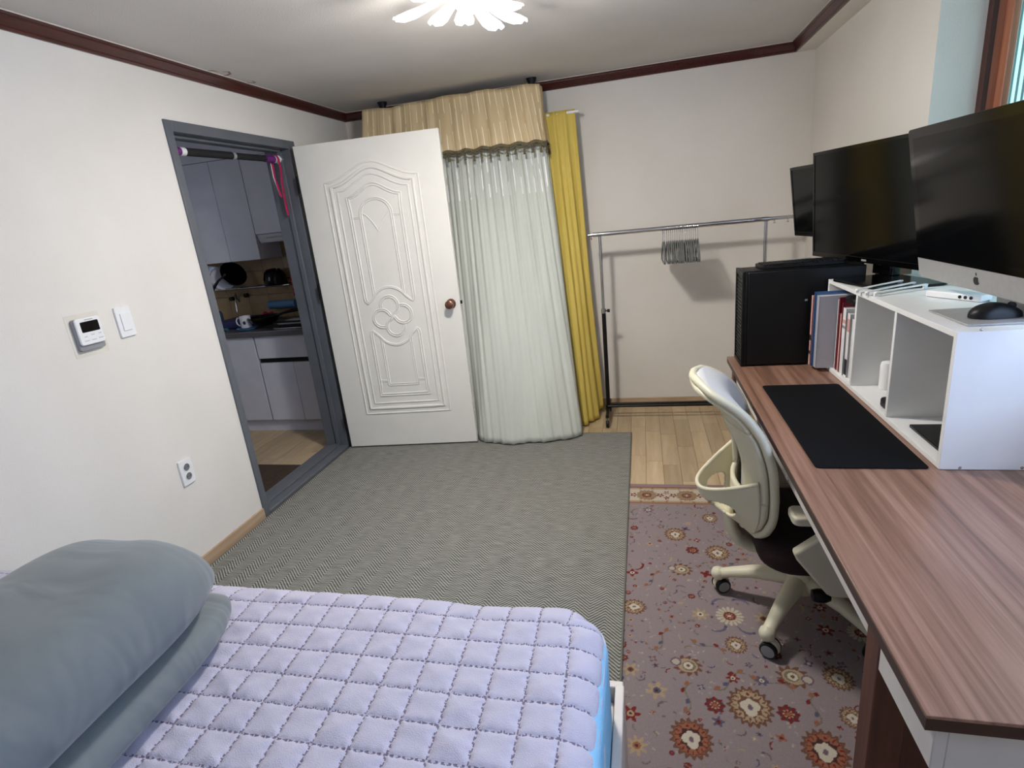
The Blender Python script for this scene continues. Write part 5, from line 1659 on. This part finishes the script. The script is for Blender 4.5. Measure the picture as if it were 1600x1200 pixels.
hv = MB().tube([(0.0, -0.085, 0.01), (-0.03, -0.125, -0.02), (-0.075, -0.145, -0.075), (-0.10, -0.15, -0.115)], [0.008, 0.009, 0.012, 0.011], 10).build('handle', M['black_plastic'], pan, smooth=True)
MB().tube([(0.0, -0.07, 0.02), (0.0, -0.088, 0.008)], 0.011, 8).build('ferrule', M['steel'], hv, smooth=True)
p0 = px_(428, 427, RKY+0.03)
kp = empty('stock_pot', (p0[0], RKY+0.03, zr+0.004), label='shiny black pot upside down at the end of the dish rack', cat='pot')
MB().lathe([(0.0, 0.0), (0.088, 0.0), (0.092, 0.006), (0.090, 0.05), (0.076, 0.105), (0.05, 0.128), (0.0, 0.134)], n=28).build('pot_body', M['black_gloss'], kp, smooth=True)
MB().tube([(0.088, 0, 0.05), (0.122, 0.015, 0.045), (0.122, -0.015, 0.045), (0.088, -0.01, 0.05)], 0.006, 8).build('handle', M['black_plastic'], kp, smooth=True)
# faucet
p0 = px_(373, 470, KY1-0.02)
fa = empty('faucet', (p0[0], KY1-0.009, px_(373, 462, KY1)[2]), label='thin chrome wall faucet over the sink', cat='faucet')
for a_1, b_1 in ((-0.06, -0.02), (0.09, 0.0)):
    MB().tube([(a_1, -0.001, b_1), (a_1, -0.03, b_1)], 0.018, 12).build('wall_flange', M['black_plastic'], fa, smooth=True)
MB().tube([(0.0, -0.002, -0.05), (-0.01, -0.03, 0.0), (0.02, -0.05, 0.03), (0.06, -0.10, 0.02), (0.075, -0.14, -0.04), (0.075, -0.15, -0.12)], 0.007, 10).build('spout', M['chrome'], fa, smooth=True)
# things on the counter
def on_counter(px, py):
    return hit(px, py, 2, CT)
def yfix(px, py, y):
    q_ = hit(px, py, 1, y)
    return q_
q_ = yfix(344, 505, 3.36)
sb = empty('soap_bottle', (q_[0], 3.36, CT), label='blue pump soap bottle beside the sink', cat='bottle')
MB().lathe([(0.0, 0.0), (0.034, 0.0), (0.036, 0.01), (0.036, 0.10), (0.028, 0.125), (0.012, 0.132), (0.0, 0.132)], n=18).build('bottle_body', M['soap'], sb, smooth=True)
MB().lathe([(0.0, 0.132), (0.013, 0.132), (0.013, 0.150), (0.005, 0.155), (0.005, 0.185), (0.0, 0.185)], n=12).tube([(0.005, 0, 0.183), (-0.02, -0.01, 0.186), (-0.034, -0.016, 0.178)], 0.006, 8).build('pump', M['white_plastic'], sb, smooth=True)
q_ = yfix(386, 512, 3.13)
mg = empty('mug', (q_[0], 3.13, CT+0.018), math.radians(35), 'white mug with a dark printed mark on the kitchen counter', 'mug')
MB().lathe([(0.0, 0.0), (0.037, 0.0), (0.040, 0.004), (0.041, 0.090), (0.038, 0.090), (0.036, 0.008), (0.0, 0.006)], n=24).build('mug_body', M['ceramic'], mg, smooth=True)
MB().tube([(0.039*math.cos(2.6)-0.0, 0.039*math.sin(2.6), 0.074), (-0.054, 0.030, 0.078), (-0.066, 0.036, 0.058), (-0.064, 0.035, 0.034), (-0.050, 0.028, 0.018), (-0.033, 0.020, 0.018)], 0.0055, 8).build('handle', M['ceramic'], mg, smooth=True)
mk = MB()
for a0, a1, z0_, z1_ in ((-2.02, -1.52, 0.034, 0.048), (-1.96, -1.72, 0.046, 0.054), (-1.70, -1.58, 0.047, 0.057), (-1.92, -1.60, 0.029, 0.035)):
    mk.grid(lambda u_, v_, a0=a0, a1=a1, z0_=z0_, z1_=z1_: (0.0414*math.cos(a0+(a1-a0)*u_), 0.0414*math.sin(a0+(a1-a0)*u_), z0_+(z1_-z0_)*v_), 6, 1)
mk.build('printed_mark', M['ink'], mg)
ms_ = MB().lathe([(0.0, 0.0005), (0.055, 0.0005), (0.075, 0.014), (0.077, 0.017), (0.055, 0.006), (0.0, 0.006)], (q_[0], 3.13, CT), n=24).build('saucer_bowl', M['sky'], None, smooth=True)
tag(ms_, 'shallow blue dish under the white mug', 'dish')
# dish basin, tray with cutlery and red cloth
q_ = yfix(368, 497, 3.25)
o = MB().box(q_[0]-0.16, q_[0]+0.15, 3.20, 3.50, CT+0.0005, CT+0.06).build('dish_basin', M['navy'], None, bevel=0.01)
tag(o, 'dark blue plastic basin behind the white mug', 'basin')
o = MB().tube([(q_[0]-0.10, 3.145, CT+0.012), (q_[0]+0.01, 3.12, CT+0.012)], [0.009, 0.011], 10).build('scrub_brush', M['teal'], None, smooth=True)
tag(o, 'teal scrubbing brush beside the white mug', 'brush')
q_ = yfix(416, 490, 3.33)
rngc = random.Random(5)
cl_ = MB()
cl_.grid(lambda u_, v_: (q_[0]-0.07+0.14*u_, 3.28+0.12*v_, CT+0.062+0.035*math.sin(u_*PI)*math.sin(v_*PI)+0.010*math.sin(u_*13+v_*7)), 16, 14)
o = cl_.build('dishcloth', M['pink'], None, smooth=True, solid=0.006)
tag(o, 'crumpled crimson dishcloth heaped behind the wok', 'cloth')
# roll of blue paper held on the wall
qa, qb = hit(420, 477, 1, 3.53), hit(461, 473, 1, 3.53)
ro = empty('paper_roll', ((qa[0]+qb[0])/2, 3.545, qa[2]), label='blue paper towel roll mounted on the beige tiles', cat='paper roll')
L_ = (qb[0]-qa[0])/2
MB().lathe([(0.0, -L_), (0.034, -L_), (0.034, L_), (0.0, L_)], axis='x', n=20).build('roll', M['sky'], ro, smooth=True)
MB().tube([(-L_-0.012, 0.045, 0), (-L_-0.012, 0, 0), (L_+0.012, 0, 0), (L_+0.012, 0.045, 0)], 0.004, 8).build('holder', M['steel'], ro, smooth=True)
# wok with lid and handle, trays stacked at the counter end
q_ = yfix(414, 507, 3.16)
wk = empty('wok', (q_[0], 3.17, CT+0.03), label='black wok lying on the kitchen counter with its handle raised', cat='pan')
MB().lathe([(0.0, 0.0), (0.055, 0.002), (0.095, 0.028), (0.115, 0.062), (0.118, 0.062), (0.10, 0.024), (0.058, -0.006), (0.0, -0.008)], n=28).build('wok_body', M['black_gloss'], wk, smooth=True)
MB().tube([(0.108, 0.0, 0.058), (0.16, 0.02, 0.075), (0.23, 0.05, 0.085), (0.30, 0.08, 0.088)], [0.008, 0.010, 0.014, 0.013], 10).build('handle', M['black_plastic'], wk, smooth=True)
xe = yfix(462, 512, 3.16)[0]
for k, (m_, lab) in enumerate((('steel', 'thin steel tray at the bottom of the counter stack'), ('dark_metal', 'dark baking tray in the middle of the counter stack'), ('paper', 'pale cutting board near the top of the counter stack'))):
    o = MB().prism(rrect(xe-0.13+0.012*k, xe+0.13-0.01*k, 3.06+0.015*k, 3.30, 0.015, 3), CT+0.0005+0.0155*k, CT+0.0155*k+0.012).build(('steel_tray', 'baking_tray', 'cutting_board')[k], M[m_], None, bevel=0.003)
    tag(o, lab, ('tray', 'tray', 'board')[k])
pd = MB().box(xe-0.12, xe+0.12, 3.07, 3.12, CT+0.047, CT+0.053).build('kitchen_knife', M['black_plastic'], None, bevel=0.002)
tag(pd, 'long black knife lying on the pale cutting board', 'knife')
# pink mesh scrubbers hanging from the hood
q0 = hit(456, 385, 1, 3.20)
q1 = hit(466, 458, 1, 3.20)
pk = empty('mesh_scrubber', (q0[0], 3.20, q1[2]), label='hot pink ruffled mesh string hanging beside the doorway', cat='scrubber')
mbp = MB()
rs = random.Random(7)
hgt = q0[2]-q1[2]
for i in range(34):
    s_ = i/33
    x = (q1[0]-q0[0])*(1-s_)*1.0 + rs.uniform(-0.016, 0.016)
    y = rs.uniform(-0.016, 0.016)
    z = hgt*s_
    a = rs.uniform(0, 6)
    mbp.tube([(x+0.020*math.cos(a+t_), y+0.020*math.sin(a+t_), z+0.016*math.sin(2*t_+a)) for t_ in np.linspace(0, 5, 9)], 0.006, 5)
mbp.build('ruffle', M['pink'], pk, smooth=True)
MB().tube([(0, 0, hgt), (0.0, 0.112, 1.525-q1[2]+0.02)], 0.002, 6).build('string', M['pink'], pk, smooth=True)

# pull-up bar across the doorway, with a pink strap
bz0, bz1 = 1.925, 1.942
pb = empty('pull_up_bar', (-0.07, YI1, bz0), label='black pull-up bar with purple ends wedged in the doorway', cat='pull-up bar')
L_ = YI2-YI1
def bp(t_): return (0, L_*t_, (bz1-bz0)*t_)
MB().tube([bp(0.0), bp(0.015), bp(0.016), bp(0.105)], [0.025, 0.025, 0.020, 0.020], 14).build('end_grip', M['purple'], pb, smooth=True)
MB().tube([bp(1.0), bp(0.985), bp(0.984), bp(0.965)], [0.025, 0.025, 0.020, 0.020], 14).build('end_cap', M['white_plastic'], pb, smooth=True)
MB().tube([bp(0.93), bp(0.835)], 0.020, 14).build('end_grip', M['purple'], pb, smooth=True)
MB().tube([bp(0.105), bp(0.140)], 0.0205, 14).build('ring', M['white_plastic'], pb, smooth=True)
MB().tube([bp(0.93), bp(0.965)], 0.0205, 14).build('ring', M['white_plastic'], pb, smooth=True)
MB().tube([bp(0.140), bp(0.52)], 0.0195, 14).build('foam_sleeve', M['foam'], pb, smooth=True)
MB().tube([bp(0.535), bp(0.835)], 0.0175, 14).build('foam_sleeve', M['foam'], pb, smooth=True)
MB().tube([bp(0.515), bp(0.54)], 0.0203, 14).build('clamp', M['grey_plastic'], pb, smooth=True)
sx, sy, sz = bp(0.948)
st_ = empty('exercise_strap', (-0.07, YI1+sy, bz0+sz), label='pink exercise strap looped over the end of the pull-up bar', cat='strap')
pth = [(-0.002, -0.010, -0.02-0.20), (-0.024, -0.006, -0.10), (-0.024, 0, 0.0), (-0.012, 0.003, 0.022), (0.012, 0.003, 0.022), (0.0245, 0, 0.0), (0.022, 0.004, -0.06), (0.006, 0.012, -0.15), (0.0, 0.016, -0.27), (-0.002, 0.02, -0.33)]
MB().tube(pth, 0.011, 8, flat=0.22, up=(0, 0, 0.001) if False else (1, 0, 0.4)).build('strap_loop', M['pink'], st_, smooth=True)
MB().tube([(-0.026, -0.012, -0.01), (-0.024, -0.016, -0.10), (-0.006, -0.014, -0.21)], 0.005, 6, flat=0.3, up=(1, 0, 0.4)).build('strap_edge', M['white_plastic'], st_, smooth=True)

_rc = bpy.context.view_layer
_rc.update()
